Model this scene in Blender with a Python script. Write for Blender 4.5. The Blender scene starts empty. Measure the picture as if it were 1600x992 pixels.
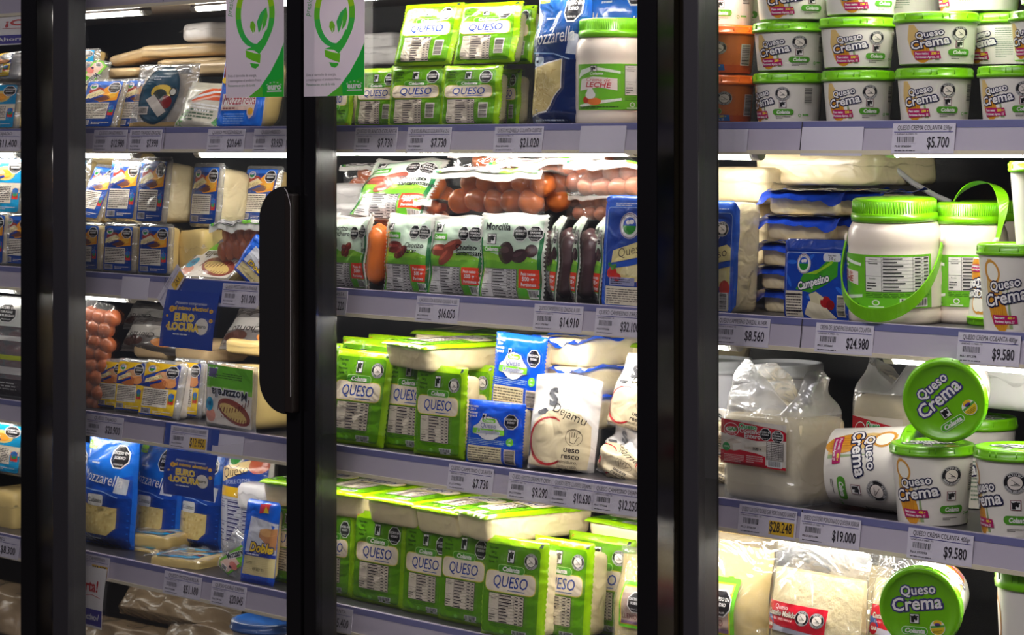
import bpy, math, random
from mathutils import Vector, Matrix, Euler
S = bpy.context.scene
COL = S.collection
R = math.radians
# ------------------------------------------------------------------ camera, world, big lights, exposure
F = 3778.0                       # focal length in pixels of the 1600 wide frame (85 mm lens)
TH = math.atan(F / 3675.0)       # the cooler is seen at about 46 degrees
HY = 228.0                       # horizon row
CAM = Vector((2.724, -2.649, 1.35))
sn, cs = math.sin(TH), math.cos(TH)
cd = bpy.data.cameras.new('camera'); cam = bpy.data.objects.new('camera', cd); COL.objects.link(cam)
cd.sensor_width = 36.0; cd.lens = 36.0 * F / 1600.0; cd.clip_start = 0.05
cam.location = CAM; cam.rotation_euler = (R(90), 0, TH); cd.shift_y = -(496.0 - HY) / 1600.0
S.camera = cam
S.view_settings.view_transform = 'Standard'; S.view_settings.look = 'None'
S.view_settings.exposure = 0.0; S.view_settings.gamma = 1.0; S.view_settings.use_curve_mapping = False
world = bpy.data.worlds.new('store_interior'); S.world = world; world.use_nodes = True
world.node_tree.nodes['Background'].inputs[0].default_value = (0.75, 0.72, 0.85, 1)
world.node_tree.nodes['Background'].inputs[1].default_value = 0.035
def area(name, loc, rot, sx, sy, power, col=(1, 1, 1)):
    l = bpy.data.lights.new(name, 'AREA'); l.shape = 'RECTANGLE'; l.size = sx; l.size_y = sy; l.energy = power; l.color = col
    o = bpy.data.objects.new(name, l); COL.objects.link(o); o.location = loc; o.rotation_euler = rot
    return o
area('store_ceiling_lamp', (1.6, -2.6, 3.3), (R(40), 0, 0), 3.2, 0.8, 86, (1.0, 0.93, 0.98))
area('store_ceiling_lamp', (-2.0, -2.9, 3.3), (R(40), 0, 0), 3.0, 0.8, 22, (1.0, 0.93, 0.98))
TUBE_POWER = 72.0

# ------------------------------------------------------------------ pixel helpers
def ray(px, py):
    a = px - 800.0
    return Vector((-sn * F + cs * a, cs * F + sn * a, HY - py))
def at(px, py, Y):
    d = ray(px, py); t = (Y - CAM.y) / d.y
    return CAM + d * t
def along(P, px, psi):
    """distance w so that P + w*(cos psi, sin psi) falls on image column px"""
    d = ray(px, 0); c, s = math.cos(psi), math.sin(psi)
    bx, by = CAM.x - P.x, CAM.y - P.y
    det = c * (-d.y) + d.x * s
    return (bx * (-d.y) + d.x * by) / det
def row(P):
    """image row of a point"""
    v = Vector(P) - CAM
    Z = -v.x * sn + v.y * cs
    return HY - F * v.z / Z
def sc(P):
    v = Vector(P) - CAM
    return F / (-v.x * sn + v.y * cs)

# ------------------------------------------------------------------ colours and materials
def lin(c):
    return tuple((x / 12.92 if x <= 0.04045 else ((x + 0.055) / 1.055) ** 2.4) for x in [v / 255.0 for v in c])
def newmat(name):
    m = bpy.data.materials.new(name); m.use_nodes = True
    nt = m.node_tree
    return m, nt, nt.nodes['Principled BSDF']
def bump(nt, b, scale, strength, dist, detail=2.0, rough=0.5, warp=0.0):
    tc = nt.nodes.new('ShaderNodeTexCoord'); n = nt.nodes.new('ShaderNodeTexNoise'); bp = nt.nodes.new('ShaderNodeBump')
    n.inputs['Scale'].default_value = scale; n.inputs['Detail'].default_value = detail; n.inputs['Roughness'].default_value = rough
    n.inputs['Distortion'].default_value = warp
    bp.inputs['Strength'].default_value = strength; bp.inputs['Distance'].default_value = dist
    nt.links.new(tc.outputs['Object'], n.inputs['Vector']); nt.links.new(n.outputs[0], bp.inputs['Height'])
    nt.links.new(bp.outputs[0], b.inputs['Normal'])
    return n, bp
MATS = {}
def plain(col, rough=0.4, coat=0.0, bmp=None, metal=0.0, var=0.0, varscale=30.0, spec=0.5, name=None, translucent=0.0):
    key = (col, rough, coat, bmp, metal, var, varscale, spec, translucent)
    if key in MATS: return MATS[key]
    m, nt, b = newmat(name or 'surface')
    c = lin(col)
    b.inputs['Base Color'].default_value = (*c, 1); b.inputs['Roughness'].default_value = rough
    b.inputs['Coat Weight'].default_value = coat; b.inputs['Coat Roughness'].default_value = 0.15
    b.inputs['Metallic'].default_value = metal; b.inputs['Specular IOR Level'].default_value = spec
    if bmp: bump(nt, b, *bmp)
    if var:
        tc = nt.nodes.new('ShaderNodeTexCoord'); n = nt.nodes.new('ShaderNodeTexNoise'); mx = nt.nodes.new('ShaderNodeMix')
        mx.data_type = 'RGBA'; n.inputs['Scale'].default_value = varscale; n.inputs['Detail'].default_value = 4
        nt.links.new(tc.outputs['Object'], n.inputs['Vector']); nt.links.new(n.outputs[0], mx.inputs[0])
        mx.inputs[6].default_value = (*[x * (1 - var) for x in c], 1); mx.inputs[7].default_value = (*[min(1, x * (1 + var)) for x in c], 1)
        nt.links.new(mx.outputs[2], b.inputs['Base Color'])
    MATS[key] = m
    return m
def printed(name, rough, bmp=None, coat=0.0, translucent=0.0, wear=0.0):
    m, nt, b = newmat(name)
    a = nt.nodes.new('ShaderNodeVertexColor'); a.layer_name = 'ink'
    nt.links.new(a.outputs[0], b.inputs['Base Color'])
    b.inputs['Roughness'].default_value = rough; b.inputs['Coat Weight'].default_value = coat; b.inputs['Coat Roughness'].default_value = 0.08
    if bmp: bump(nt, b, *bmp)
    if translucent:
        tr = nt.nodes.new('ShaderNodeBsdfTranslucent'); mix = nt.nodes.new('ShaderNodeMixShader')
        nt.links.new(a.outputs[0], tr.inputs[0]); mix.inputs[0].default_value = translucent
        nt.links.new(b.outputs[0], mix.inputs[1]); nt.links.new(tr.outputs[0], mix.inputs[2])
        nt.links.new(mix.outputs[0], nt.nodes['Material Output'].inputs[0])
    return m
FILM = printed('printed_film', 0.22, (24.0, 0.85, 0.008, 2.0, 0.45, 0.9), 0.4)
FILMT = printed('translucent_printed_film', 0.24, (24.0, 0.85, 0.008, 2.0, 0.45, 0.9), 0.35, 0.3)
CARD = printed('printed_card', 0.5)
STICK = printed('translucent_sticker_vinyl', 0.45, None, 0.0, 0.45)
TUBP = printed('printed_tub_wall', 0.33)
def clear(name, gloss=0.1, white=0.05, rough=0.08, tint=(1, 1, 1), bmp=(22.0, 0.9, 0.01, 2.0, 0.5, 1.2)):
    m, nt, b = newmat(name); nt.nodes.remove(b); out = nt.nodes['Material Output']
    t = nt.nodes.new('ShaderNodeBsdfTransparent'); t.inputs[0].default_value = (*tint, 1)
    g = nt.nodes.new('ShaderNodeBsdfGlossy'); g.inputs['Roughness'].default_value = rough
    d = nt.nodes.new('ShaderNodeBsdfDiffuse'); d.inputs[0].default_value = (0.85, 0.85, 0.88, 1)
    lw = nt.nodes.new('ShaderNodeLayerWeight'); lw.inputs[0].default_value = 0.35
    ma = nt.nodes.new('ShaderNodeMath'); ma.operation = 'MULTIPLY_ADD'; ma.inputs[1].default_value = 0.35; ma.inputs[2].default_value = gloss
    ma.use_clamp = True
    nt.links.new(lw.outputs['Fresnel'], ma.inputs[0])
    m1 = nt.nodes.new('ShaderNodeMixShader'); m2 = nt.nodes.new('ShaderNodeMixShader')
    m1.inputs[0].default_value = white
    nt.links.new(t.outputs[0], m1.inputs[1]); nt.links.new(d.outputs[0], m1.inputs[2])
    nt.links.new(ma.outputs[0], m2.inputs[0]); nt.links.new(m1.outputs[0], m2.inputs[1]); nt.links.new(g.outputs[0], m2.inputs[2])
    nt.links.new(m2.outputs[0], out.inputs[0])
    if bmp:
        n, bp = bump(nt, g, *bmp); nt.links.new(bp.outputs[0], d.inputs['Normal'])
    return m
CLEAR = clear('clear_plastic_film')
MILKY = clear('milky_plastic_film', 0.08, 0.20, 0.12)
HAZE = clear('frosted_plastic_film', 0.12, 0.16, 0.1)
GLASS = clear('cooler_door_glass', 0.012, 0.0, 0.0, (0.97, 0.98, 0.975), None)
def emit(name, col, strength):
    m, nt, b = newmat(name); nt.nodes.remove(b)
    e = nt.nodes.new('ShaderNodeEmission'); e.inputs[0].default_value = (*col, 1); e.inputs[1].default_value = strength
    nt.links.new(e.outputs[0], nt.nodes['Material Output'].inputs[0]); return m

# ------------------------------------------------------------------ mesh collecting
class MB:
    def __init__(s): s.v = []; s.f = []; s.c = []
    def add(s, vs, fs, col=None):
        k = len(s.v); s.v += [tuple(v) for v in vs]; s.f += [tuple(i + k for i in f) for f in fs]
        s.c += [col] * len(fs); return s
    def box(s, x0, x1, y0, y1, z0, z1, col=None, ch=0.0):
        if ch <= 0:
            vs = [(x, y, z) for z in (z0, z1) for y in (y0, y1) for x in (x0, x1)]
            return s.add(vs, [(0, 2, 3, 1), (4, 5, 7, 6), (0, 1, 5, 4), (2, 6, 7, 3), (0, 4, 6, 2), (1, 3, 7, 5)], col)
        # chamfered along the vertical and the horizontal edges
        import bmesh
        bm = bmesh.new(); bmesh.ops.create_cube(bm, size=1.0)
        for v in bm.verts: v.co = Vector(((x0 + x1) / 2 + v.co.x * (x1 - x0), (y0 + y1) / 2 + v.co.y * (y1 - y0), (z0 + z1) / 2 + v.co.z * (z1 - z0)))
        bmesh.ops.bevel(bm, geom=bm.edges[:], offset=ch, segments=2, affect='EDGES', profile=0.6)
        bm.verts.index_update()
        s.add([v.co for v in bm.verts], [[v.index for v in f.verts] for f in bm.faces], col); bm.free(); return s
    def grid(s, fn, nu, nv, col=None, flip=False, close_u=False):
        vs = [fn(i / nu, j / nv) for j in range(nv + 1) for i in range(nu + (0 if close_u else 1))]
        n = nu if close_u else nu + 1; fs = []
        for j in range(nv):
            for i in range(nu):
                a, b = j * n + i, j * n + (i + 1) % n
                q = (a, b, b + n, a + n); fs.append(q[::-1] if flip else q)
        return s.add(vs, fs, col)
    def lathe(s, prof, n=40, col=None, axis='z', cap0=True, cap1=True):
        vs, fs = [], []
        for r, z in prof:
            for i in range(n):
                a = 2 * math.pi * i / n; vs.append((r * math.sin(a), -r * math.cos(a), z))
        for j in range(len(prof) - 1):
            for i in range(n):
                a, b = j * n + i, j * n + (i + 1) % n; fs.append((a, b, b + n, a + n))
        if cap0: fs.append(tuple(range(n))[::-1])
        if cap1: fs.append(tuple((len(prof) - 1) * n + i for i in range(n)))
        return s.add(vs, fs, col)
    def tube(s, pts, rad, n=10, col=None, caps=True):
        """rad: number or list"""
        pts = [Vector(p) for p in pts]; vs, fs = [], []
        up = Vector((0.13, 0.31, 0.94)).normalized()
        for k, p in enumerate(pts):
            d = (pts[min(k + 1, len(pts) - 1)] - pts[max(k - 1, 0)]).normalized()
            a = d.cross(up)
            if a.length < 1e-4: a = d.cross(Vector((1, 0, 0)))
            a.normalize(); b = d.cross(a)
            r = rad[k] if isinstance(rad, (list, tuple)) else rad
            for i in range(n):
                t = 2 * math.pi * i / n; vs.append(p + a * (r * math.cos(t)) + b * (r * math.sin(t)))
        for j in range(len(pts) - 1):
            for i in range(n):
                a, b = j * n + i, j * n + (i + 1) % n; fs.append((a, b, b + n, a + n))
        if caps: fs.append(tuple(range(n))[::-1]); fs.append(tuple((len(pts) - 1) * n + i for i in range(n)))
        return s.add(vs, fs, col)
    def prism(s, pts, y0, y1, col=None):
        """outline in x,z extruded along y"""
        n = len(pts); vs = [(x, y0, z) for x, z in pts] + [(x, y1, z) for x, z in pts]
        fs = [tuple(range(n)), tuple(range(n, 2 * n))[::-1]] + [(i, i + n, (i + 1) % n + n, (i + 1) % n) for i in range(n)]
        return s.add(vs, fs, col)
    def mesh(s, name, smooth=False):
        me = bpy.data.meshes.new(name); me.from_pydata(s.v, [], s.f)
        if any(c is not None for c in s.c):
            at_ = me.color_attributes.new('ink', 'FLOAT_COLOR', 'CORNER'); buf = []
            for f, c in zip(s.f, s.c):
                c = c or (0.8, 0.8, 0.8); buf += [c[0], c[1], c[2], 1.0] * len(f)
            at_.data.foreach_set('color', buf)
        if smooth: me.polygons.foreach_set('use_smooth', [True] * len(me.polygons))
        me.update(); return me
    def build(s, name, mat, parent=None, smooth=False, loc=None):
        o = bpy.data.objects.new(name, s.mesh(name, smooth)); COL.objects.link(o)
        o.data.materials.append(mat)
        if parent: o.parent = parent
        if loc: o.location = loc
        return o
def structure(o): o['kind'] = 'structure'; return o
def empty(name, loc=(0, 0, 0)):
    o = bpy.data.objects.new(name, None); COL.objects.link(o); o.location = loc; o.empty_display_size = 0.03; return o
def tag(o, label, cat, group=None):
    o['label'] = label; o['category'] = cat
    if group: o['group'] = group
    return o
KIDS = {}
def dup(root):
    r = root.copy(); COL.objects.link(r)
    for k in ('label', 'category', 'group'):
        if k in r: del r[k]
    def kids(o, c):
        for ch in [x for x in KIDLIST.get(o.name, [])]:
            d = ch.copy(); COL.objects.link(d); d.parent = c
            KIDLIST.setdefault(c.name, []).append(d); kids(ch, d)
    kids(root, r); return r
KIDLIST = {}
def child(o, parent):
    o.parent = parent; KIDLIST.setdefault(parent.name, []).append(o); return o
# ------------------------------------------------------------------ lettering and printed artwork
TXT = {}
def text_tris(s, bold=0.0, res=2):
    key = (s, round(bold, 3), res)
    if key in TXT: return TXT[key]
    c = bpy.data.curves.new('lettering', 'FONT'); c.body = s; c.size = 1.0; c.resolution_u = res; c.offset = bold; c.fill_mode = 'FRONT'
    c.align_x = 'CENTER'; c.space_line = 0.82
    o = bpy.data.objects.new('lettering', c); me = o.to_mesh()
    me.calc_loop_triangles()
    vs = [(v.co.x / 0.70, v.co.y / 0.70) for v in me.vertices]
    fs = [tuple(t.vertices) for t in me.loop_triangles]
    o.to_mesh_clear(); bpy.data.objects.remove(o); bpy.data.curves.remove(c)
    # keep every letter facing the same way
    out = []
    for a, b, d in fs:
        ax = (vs[b][0] - vs[a][0]) * (vs[d][1] - vs[a][1]) - (vs[b][1] - vs[a][1]) * (vs[d][0] - vs[a][0])
        out.append((a, b, d) if ax > 0 else (a, d, b))
    TXT[key] = (vs, out); return TXT[key]
BLACK = (26, 24, 30); WHITE = (240, 236, 236); CREAM = (238, 218, 190); NAVY = (24, 26, 70)
class Art:
    """flat artwork, units about 1 mm, origin at the lower left; L is how many ink layers lie beneath"""
    def __init__(s, W, H): s.W, s.H = W, H; s.t = []
    def tri(s, a, b, c, col, L):
        if (b[0] - a[0]) * (c[1] - a[1]) - (b[1] - a[1]) * (c[0] - a[0]) < 0: b, c = c, b
        s.t.append((a, b, c, lin(col), L))
    def poly(s, pts, col, L=1, M=None):
        if M: pts = [M(p) for p in pts]
        from mathutils.geometry import tessellate_polygon
        for a, b, c in tessellate_polygon([[Vector((p[0], p[1], 0)) for p in pts]]): s.tri(pts[a], pts[b], pts[c], col, L)
        return s
    def rect(s, x, y, w, h, col, L=1, rot=0, skew=0):
        k = math.tan(R(skew)); cx, cy = x + w / 2, y + h / 2; c_, s_ = math.cos(R(rot)), math.sin(R(rot))
        p = [(-w / 2, -h / 2), (w / 2, -h / 2), (w / 2, h / 2), (-w / 2, h / 2)]
        return s.poly([(cx + (a + b * k) * c_ - b * s_, cy + (a + b * k) * s_ + b * c_) for a, b in p], col, L)
    def rrect(s, x, y, w, h, r, col, L=1):
        p = []
        for cx, cy, a0 in ((x + w - r, y + r, -90), (x + w - r, y + h - r, 0), (x + r, y + h - r, 90), (x + r, y + r, 180)):
            p += [(cx + r * math.cos(R(a0 + k * 30)), cy + r * math.sin(R(a0 + k * 30))) for k in range(4)]
        return s.poly(p, col, L)
    def ell(s, x, y, rx, ry, col, L=1, n=24, rot=0, a0=0, a1=360):
        c_, s_ = math.cos(R(rot)), math.sin(R(rot)); p = []
        m = n if a1 - a0 >= 360 else n + 1
        for k in range(m):
            a = R(a0 + (a1 - a0) * k / n); u, v = rx * math.cos(a), ry * math.sin(a); p.append((x + u * c_ - v * s_, y + u * s_ + v * c_))
        return s.poly(p, col, L)
    def ring(s, x, y, r0, r1, col, L=1, n=28, a0=0, a1=360):
        for k in range(n):
            a, b = R(a0 + (a1 - a0) * k / n), R(a0 + (a1 - a0) * (k + 1) / n)
            q = [(x + r * math.cos(t), y + r * math.sin(t)) for r, t in ((r0, a), (r1, a), (r1, b), (r0, b))]
            s.tri(q[0], q[1], q[2], col, L); s.tri(q[0], q[2], q[3], col, L)
        return s
    def line(s, pts, w, col, L=2):
        for (x0, y0), (x1, y1) in zip(pts, pts[1:]):
            d = math.hypot(x1 - x0, y1 - y0) or 1; nx, ny = -(y1 - y0) / d * w / 2, (x1 - x0) / d * w / 2
            s.poly([(x0 + nx, y0 + ny), (x0 - nx, y0 - ny), (x1 - nx, y1 - ny), (x1 + nx, y1 + ny)], col, L)
        return s
    def text(s, body, x, y, h, col, L=3, sx=1.0, bold=0.0, shear=0.0, rot=0, align='c', out=None, outw=0.07, arc=0.0):
        def lay(b, cl, LL):
            vs, fs = text_tris(body, b)
            if not vs: return
            x0, x1 = min(v[0] for v in vs), max(v[0] for v in vs)
            ax = 0 if align == 'c' else (x0 if align == 'l' else x1)
            c_, s_ = math.cos(R(rot)), math.sin(R(rot)); P = []
            for u, v in vs:
                u = (u - ax + shear * v) * h * sx; v = v * h
                if arc:                       # bend the line of lettering round a circle of radius arc (text centred on top)
                    a = u / arc; u, v = (arc + v) * math.sin(a), (arc + v) * math.cos(a) - arc
                P.append((x + u * c_ - v * s_, y + u * s_ + v * c_))
            for a, b_, d in fs: s.tri(P[a], P[b_], P[d], cl, LL)
        if out: lay(bold + outw, out, L)
        lay(bold, col, L + (1 if out else 0)); return s
    def fine(s, x, y, w, h, n, col, L=3, seed=1, fill=0.55):
        """rows of small print too small to read"""
        rn = random.Random(seed); dy = h / n
        for k in range(n):
            px = x; yy = y + h - (k + 0.8) * dy
            end = x + w * (1 if k < n - 1 else rn.uniform(0.4, 0.9))
            while px < end - w * 0.02:
                ww = min(rn.uniform(0.05, 0.17) * w, end - px); s.rect(px, yy, ww, dy * fill, col, L); px += ww + w * 0.02
        return s
    def barcode(s, x, y, w, h, L=2, seed=3, back=WHITE, vert=False):
        s.rect(x, y, w, h, back, L); rn = random.Random(seed); t = 0.06
        span = h if vert else w
        while t < 0.93:
            a = rn.choice((0.012, 0.02, 0.035))
            if vert: s.rect(x + w * .08, y + span * t, w * .84, span * a, BLACK, L + 1)
            else: s.rect(x + span * t, y + h * .14, span * a, h * .78, BLACK, L + 1)
            t += a + rn.choice((0.015, 0.025, 0.03))
        return s
    def table(s, x, y, w, h, n=9, back=(228, 214, 196), ink=(58, 48, 62), L=2, side=0.3, seed=5, cells=True):
        s.rect(x, y, w, h, ink, L); s.rect(x + .8, y + .8, w - 1.6, h - 1.6, back, L + 1)
        k = side * w; lw = max(0.55, h * 0.006)
        s.rect(x + k, y, lw, h, ink, L + 2)
        for q in (0.62, 0.82): s.rect(x + k + (w - k) * q, y, lw * .8, h, ink, L + 2)
        dy = h / n; rn = random.Random(seed)
        for i in range(1, n): s.rect(x + k, y + i * dy, w - k, lw * .8, ink, L + 2)
        s.rect(x, y + h * .45, k, lw, ink, L + 2); s.rect(x, y + h * .86, k * .98, lw, ink, L + 2)
        if cells:
            for i in range(n):
                for q0, q1 in ((0.03, rn.uniform(.3, .56)), (.66, .79), (.86, .97)): s.rect(x + k + (w - k) * q0, y + (i + .3) * dy, (w - k) * (q1 - q0), dy * .38, ink, L + 3)
            s.text('Información', x + k * .5, y + h * .91, h * .04, ink, L + 3, sx=.7); s.text('Nutricional', x + k * .5, y + h * .8, h * .045, ink, L + 3, sx=.7, bold=.02)
            s.text('Porción', x + k * .45, y + h * .36, h * .045, ink, L + 3, sx=.7); s.fine(x + k * .1, y + h * .06, k * .6, h * .24, 3, ink, L + 3, 8, .4)
        return s
    def octagon(s, x, y, r, words=('EXCESO EN', 'SODIO'), L=2, ry=None):
        ry = ry or r
        for q, c, l in ((1.0, WHITE, L), (0.9, BLACK, L + 1)):
            s.poly([(x + r * q * math.cos(R(22.5 + 45 * k)) / .924, y + ry * q * math.sin(R(22.5 + 45 * k)) / .924) for k in range(8)], c, l)
        n = len(words)
        for i, wd in enumerate(words): s.text(wd, x, y + ry * (.22 * (n - 1) - .40 * i) - ry * .02, ry * .25, WHITE, L + 2, sx=.82 if len(wd) > 7 else .95, bold=.02)
        s.text('MINSALUD', x, y - ry * .72, ry * .13, WHITE, L + 2); return s
    def seal(s, x, y, r, L=2, words='ALTO EN', words2='GRASAS SATURADAS'):
        s.ell(x, y, r, r, BLACK, L, 30); s.ring(x, y, r * .93, r * .97, WHITE, L + 1); s.ell(x, y, r * .62, r * .62, (240, 228, 220), L + 1, 26)
        s.text(words, x, y + r * .68, r * .2, WHITE, L + 2, arc=r * .68, sx=.95, bold=.02)
        vs = words2
        # lower lettering runs round the bottom of the ring
        k = len(s.t); s.text(vs, 0, 0, r * .18, WHITE, L + 2, sx=.8, bold=.02); new = s.t[k:]; del s.t[k:]
        for a, b, c, cl, LL in new:
            q = []
            for u, v in (a, b, c):
                t = u / (r * .78); rr = r * .88 - v; q.append((x + rr * math.sin(t), y - rr * math.cos(t)))
            s.tri(q[0], q[1], q[2], (240, 236, 236), LL)
        s.line([(x - r * .35, y - r * .22), (x + r * .4, y - r * .22), (x - r * .3, y + r * .3)], r * .05, BLACK, L + 2)
        s.line([(x - r * .1, y - r * .08), (x + r * .25, y - r * .08)], r * .06, BLACK, L + 2); return s
    def cow(s, x, y, w, h, L=2, frame=(40, 30, 45)):
        """square badge: black cow's head, side on, on white"""
        s.rect(x, y, w, h, frame, L); s.rect(x + w * .07, y + h * .06, w * .86, h * .88, WHITE, L + 1)
        P = [(.1, .62), (.02, .9), (.2, .78), (.42, .84), (.6, .96), (.62, .82), (.9, .86), (.95, .72), (.78, .68), (.84, .5), (.8, .34), (.62, .3), (.56, .42), (.46, .34), (.5, .08), (.12, .08)]
        s.poly([(x + w * (.05 + .9 * a), y + h * (.05 + .9 * b)) for a, b in P], BLACK, L + 2); return s
    def pill(s, x, y, w, h, col=(66, 150, 30), L=2, word='Colanta', ink=WHITE, line=(190, 226, 150)):
        if line: s.rrect(x - h * .08, y - h * .08, w + h * .16, h * 1.16, h * .5, line, L)
        s.rrect(x, y, w, h, h * .46, col, L + 1)
        s.text(word, x + w / 2, y + h * .2, h * .62, ink, L + 2, shear=.18, bold=.045, sx=w / h * .235); return s
    def mesh(s, name, mapf, edge=7.0):
        mb = MB(); idx = {}; V = mb.v
        def vid(p, L):
            k = (round(p[0], 4), round(p[1], 4), L)
            if k not in idx: idx[k] = len(V); V.append(tuple(mapf(p[0], p[1], L)))
            return idx[k]
        e2 = edge * edge
        for a, b, c, col, L in s.t:
            st = [(a, b, c)]
            while st:
                a, b, c = st.pop()
                la = (b[0] - c[0]) ** 2 + (b[1] - c[1]) ** 2; lb = (a[0] - c[0]) ** 2 + (a[1] - c[1]) ** 2; lc = (a[0] - b[0]) ** 2 + (a[1] - b[1]) ** 2
                m = max(la, lb, lc)
                if m <= e2:
                    mb.f.append((vid(a, L), vid(b, L), vid(c, L))); mb.c.append(col); continue
                if m == lc: d = ((a[0] + b[0]) / 2, (a[1] + b[1]) / 2); st += [(a, d, c), (d, b, c)]
                elif m == la: d = ((b[0] + c[0]) / 2, (b[1] + c[1]) / 2); st += [(a, b, d), (a, d, c)]
                else: d = ((a[0] + c[0]) / 2, (a[1] + c[1]) / 2); st += [(a, b, d), (d, b, c)]
        return mb
EPS = 0.00022
def smooth01(a, b, x):
    t = max(0.0, min(1.0, (x - a) / (b - a))); return t * t * (3 - 2 * t)
# ------------------------------------------------------------------ the cooler: shelves, lamps, back wall, doors
ZS = {'T': 1.6545, 'A': 1.3847, 'B': 1.1096, 'C': 0.8432, 'D': 0.5743, 'E': 0.3050}
X0, X1, DEPTH = -2.45, 1.45, 0.50
M_RAIL = plain((188, 178, 196), 0.34, 0.3, name='price_rail_plastic')
M_STRIP = plain((112, 112, 160), 0.3, 0.3, name='blue_rail_strip')
M_LIP = plain((225, 212, 188), 0.35, name='cream_painted_metal')
M_DECK = plain((46, 44, 50), 0.35, name='dark_shelf_metal')
M_UNDER = plain((150, 142, 140), 0.5, name='grey_shelf_metal')
M_BLACK = plain((13, 12, 14), 0.22, name='black_door_frame')
M_SATIN = plain((44, 42, 46), 0.42, bmp=(900, 0.3, 0.0004), name='satin_grey_door_frame')
M_GASK = plain((28, 24, 18), 0.18, name='rubber_gasket')
M_CHROME = plain((120, 120, 126), 0.2, metal=1.0, name='chrome_trim')
def profile(pts, x0, x1):
    m = MB(); n = len(pts)
    m.add([(x, y, z) for x in (x0, x1) for y, z in pts], [(i, (i + 1) % n, (i + 1) % n + n, i + n) for i in range(n)] + [tuple(range(n))[::-1], tuple(range(n, 2 * n))])
    return m
NAMES = {'T': 'uppermost shelf, cut off by the picture top, lamp beneath', 'A': 'top stocked shelf at eye level, cream cheese tubs at one end',
         'B': 'second stocked shelf down, carrying sausage bags and big screw-lid jars', 'C': 'third stocked shelf down, carrying the crumpled white bags and costeño cheese',
         'D': 'fourth shelf down, with the long row of green cheese packs', 'E': 'lowest deck, in the dark below the fourth shelf'}
for k, z in ZS.items():
    sh = empty('cooler_shelf', (0, 0, z)); tag(sh, NAMES[k], 'shelf', 'cooler shelves')
    profile([(0.0, -.003), (DEPTH, -.003), (DEPTH, -.012), (0.0, -.012)], X0, X1).build('deck', M_DECK, sh)
    profile([(0.055, -.0121), (DEPTH, -.0121), (DEPTH, -.030), (0.055, -.038)], X0, X1).build('underside_panel', M_UNDER, sh)
    profile([(-.0035, 0), (0.002, 0), (0.002, -.0405), (-.0100, -.0405), (-.0045, -.0105)], X0, X1).build('price_rail', M_RAIL, sh)
    profile([(-.0042, -.0008), (-.0034, -.0008), (-.0042, -.0104), (-.0052, -.0104)], X0, X1).build('colour_strip', M_STRIP, sh)
    profile([(-.0115, -.0405), (0.006, -.0405), (0.006, -.0465), (-.0115, -.0465)], X0, X1).build('lower_lip', M_LIP, sh)
    for px in ((262, 1257) if k in 'ABC' else (262,)):
        p = at(px, 300, 0)
        b = MB(); b.add([(p.x, -.0058, -.001), (p.x + .0016, -.0058, -.001), (p.x + .0016, -.0112, -.041), (p.x, -.0112, -.041)], [(0, 1, 2, 3)])
        b.build('rail_joint', plain((60, 52, 58), 0.4), sh)
EM = {q: emit('lamp_tube_glow_%d' % int(q * 100), (1.0, 0.95, 0.87), TUBE_POWER * q) for q in (1.0, 0.6, 0.3, 0.1)}
M_CAP = plain((214, 208, 200), 0.4, name='lamp_end_plastic')
TUBES = {'T': [(-150, 30, .6), (62, 228, .6), (306, 470, .6), (500, 985, 1.0), (1010, 1640, 1.0)],
         'A': [(-150, 30, .6), (45, 212, .6), (312, 470, .6), (500, 990, 1.0), (1010, 1184, 1.0), (1394, 1680, 1.0)],
         'B': [(-150, 30, .3), (45, 205, .3), (240, 470, .6), (500, 985, 1.0), (1005, 1150, 1.0), (1392, 1680, 1.0)],
         'C': [(-150, 30, .3), (45, 440, .3), (500, 985, 1.0), (1010, 1680, 1.0)],
         'D': [(-150, 30, .1), (45, 440, 0.1), (500, 985, 0.3)]}  # first two tubes are unseen, added to brighten the bottom bags
TL = {'T': 'under the uppermost shelf', 'A': 'under the top stocked shelf', 'B': 'under the second stocked shelf', 'C': 'under the third shelf', 'D': 'unseen under the fourth shelf'}
DN = lambda px: 'behind the door at the picture edge' if px < 40 else 'behind the sticker door with the handle' if px < 470 else 'behind the middle door' if px < 990 else 'behind the tub-side door'
for k, segs in TUBES.items():
    for a, b, q in segs:
        z = ZS[k] - {('A', 500): .0422, ('A', 1394): .0415, ('A', 1010): .0462, ('A', 312): .0470, ('B', 500): .0425, ('C', 500): .0415, ('C', 1010): .0415, ('C', 45): .042, ('B', 240): .043, ('D', 500): .042, ('D', 45): .042}.get((k, a), .049); y = .036
        xa, xb = at(a, 300, y).x, at(b, 300, y).x
        t = empty('light_tube', ((xa + xb) / 2, y, z)); h = (xb - xa) / 2
        tag(t, 'white lamp tube %s, %s%s' % (TL[k], DN(a), '' if k in 'CD' else (', long' if abs(b - a) > 250 else ', short')), 'lamp', 'shelf lamp tubes')
        t['category'] = 'lamp'
        g = MB(); g.grid(lambda u, v: (-h + .008 + (2 * h - .016) * v, .0085 * math.cos(math.pi * (1 + u)), .0085 * math.sin(math.pi * (1 + u))), 10, 1); g.build('glowing_tube', EM[q], t, True)
        b_ = MB(); b_.box(-h, h, -.012, .012, .0002, .010); b_.build('lamp_housing', M_UNDER, t)
        for s_ in (-1, 1):
            e = MB(); e.lathe([(.0095, -.008), (.0095, .008)], 16)
            e.v = [(s_ * (h - .001) + z_, x_, min(y_, 0.0)) for x_, y_, z_ in e.v]; e.build('end_cap', M_CAP, t)
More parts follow.
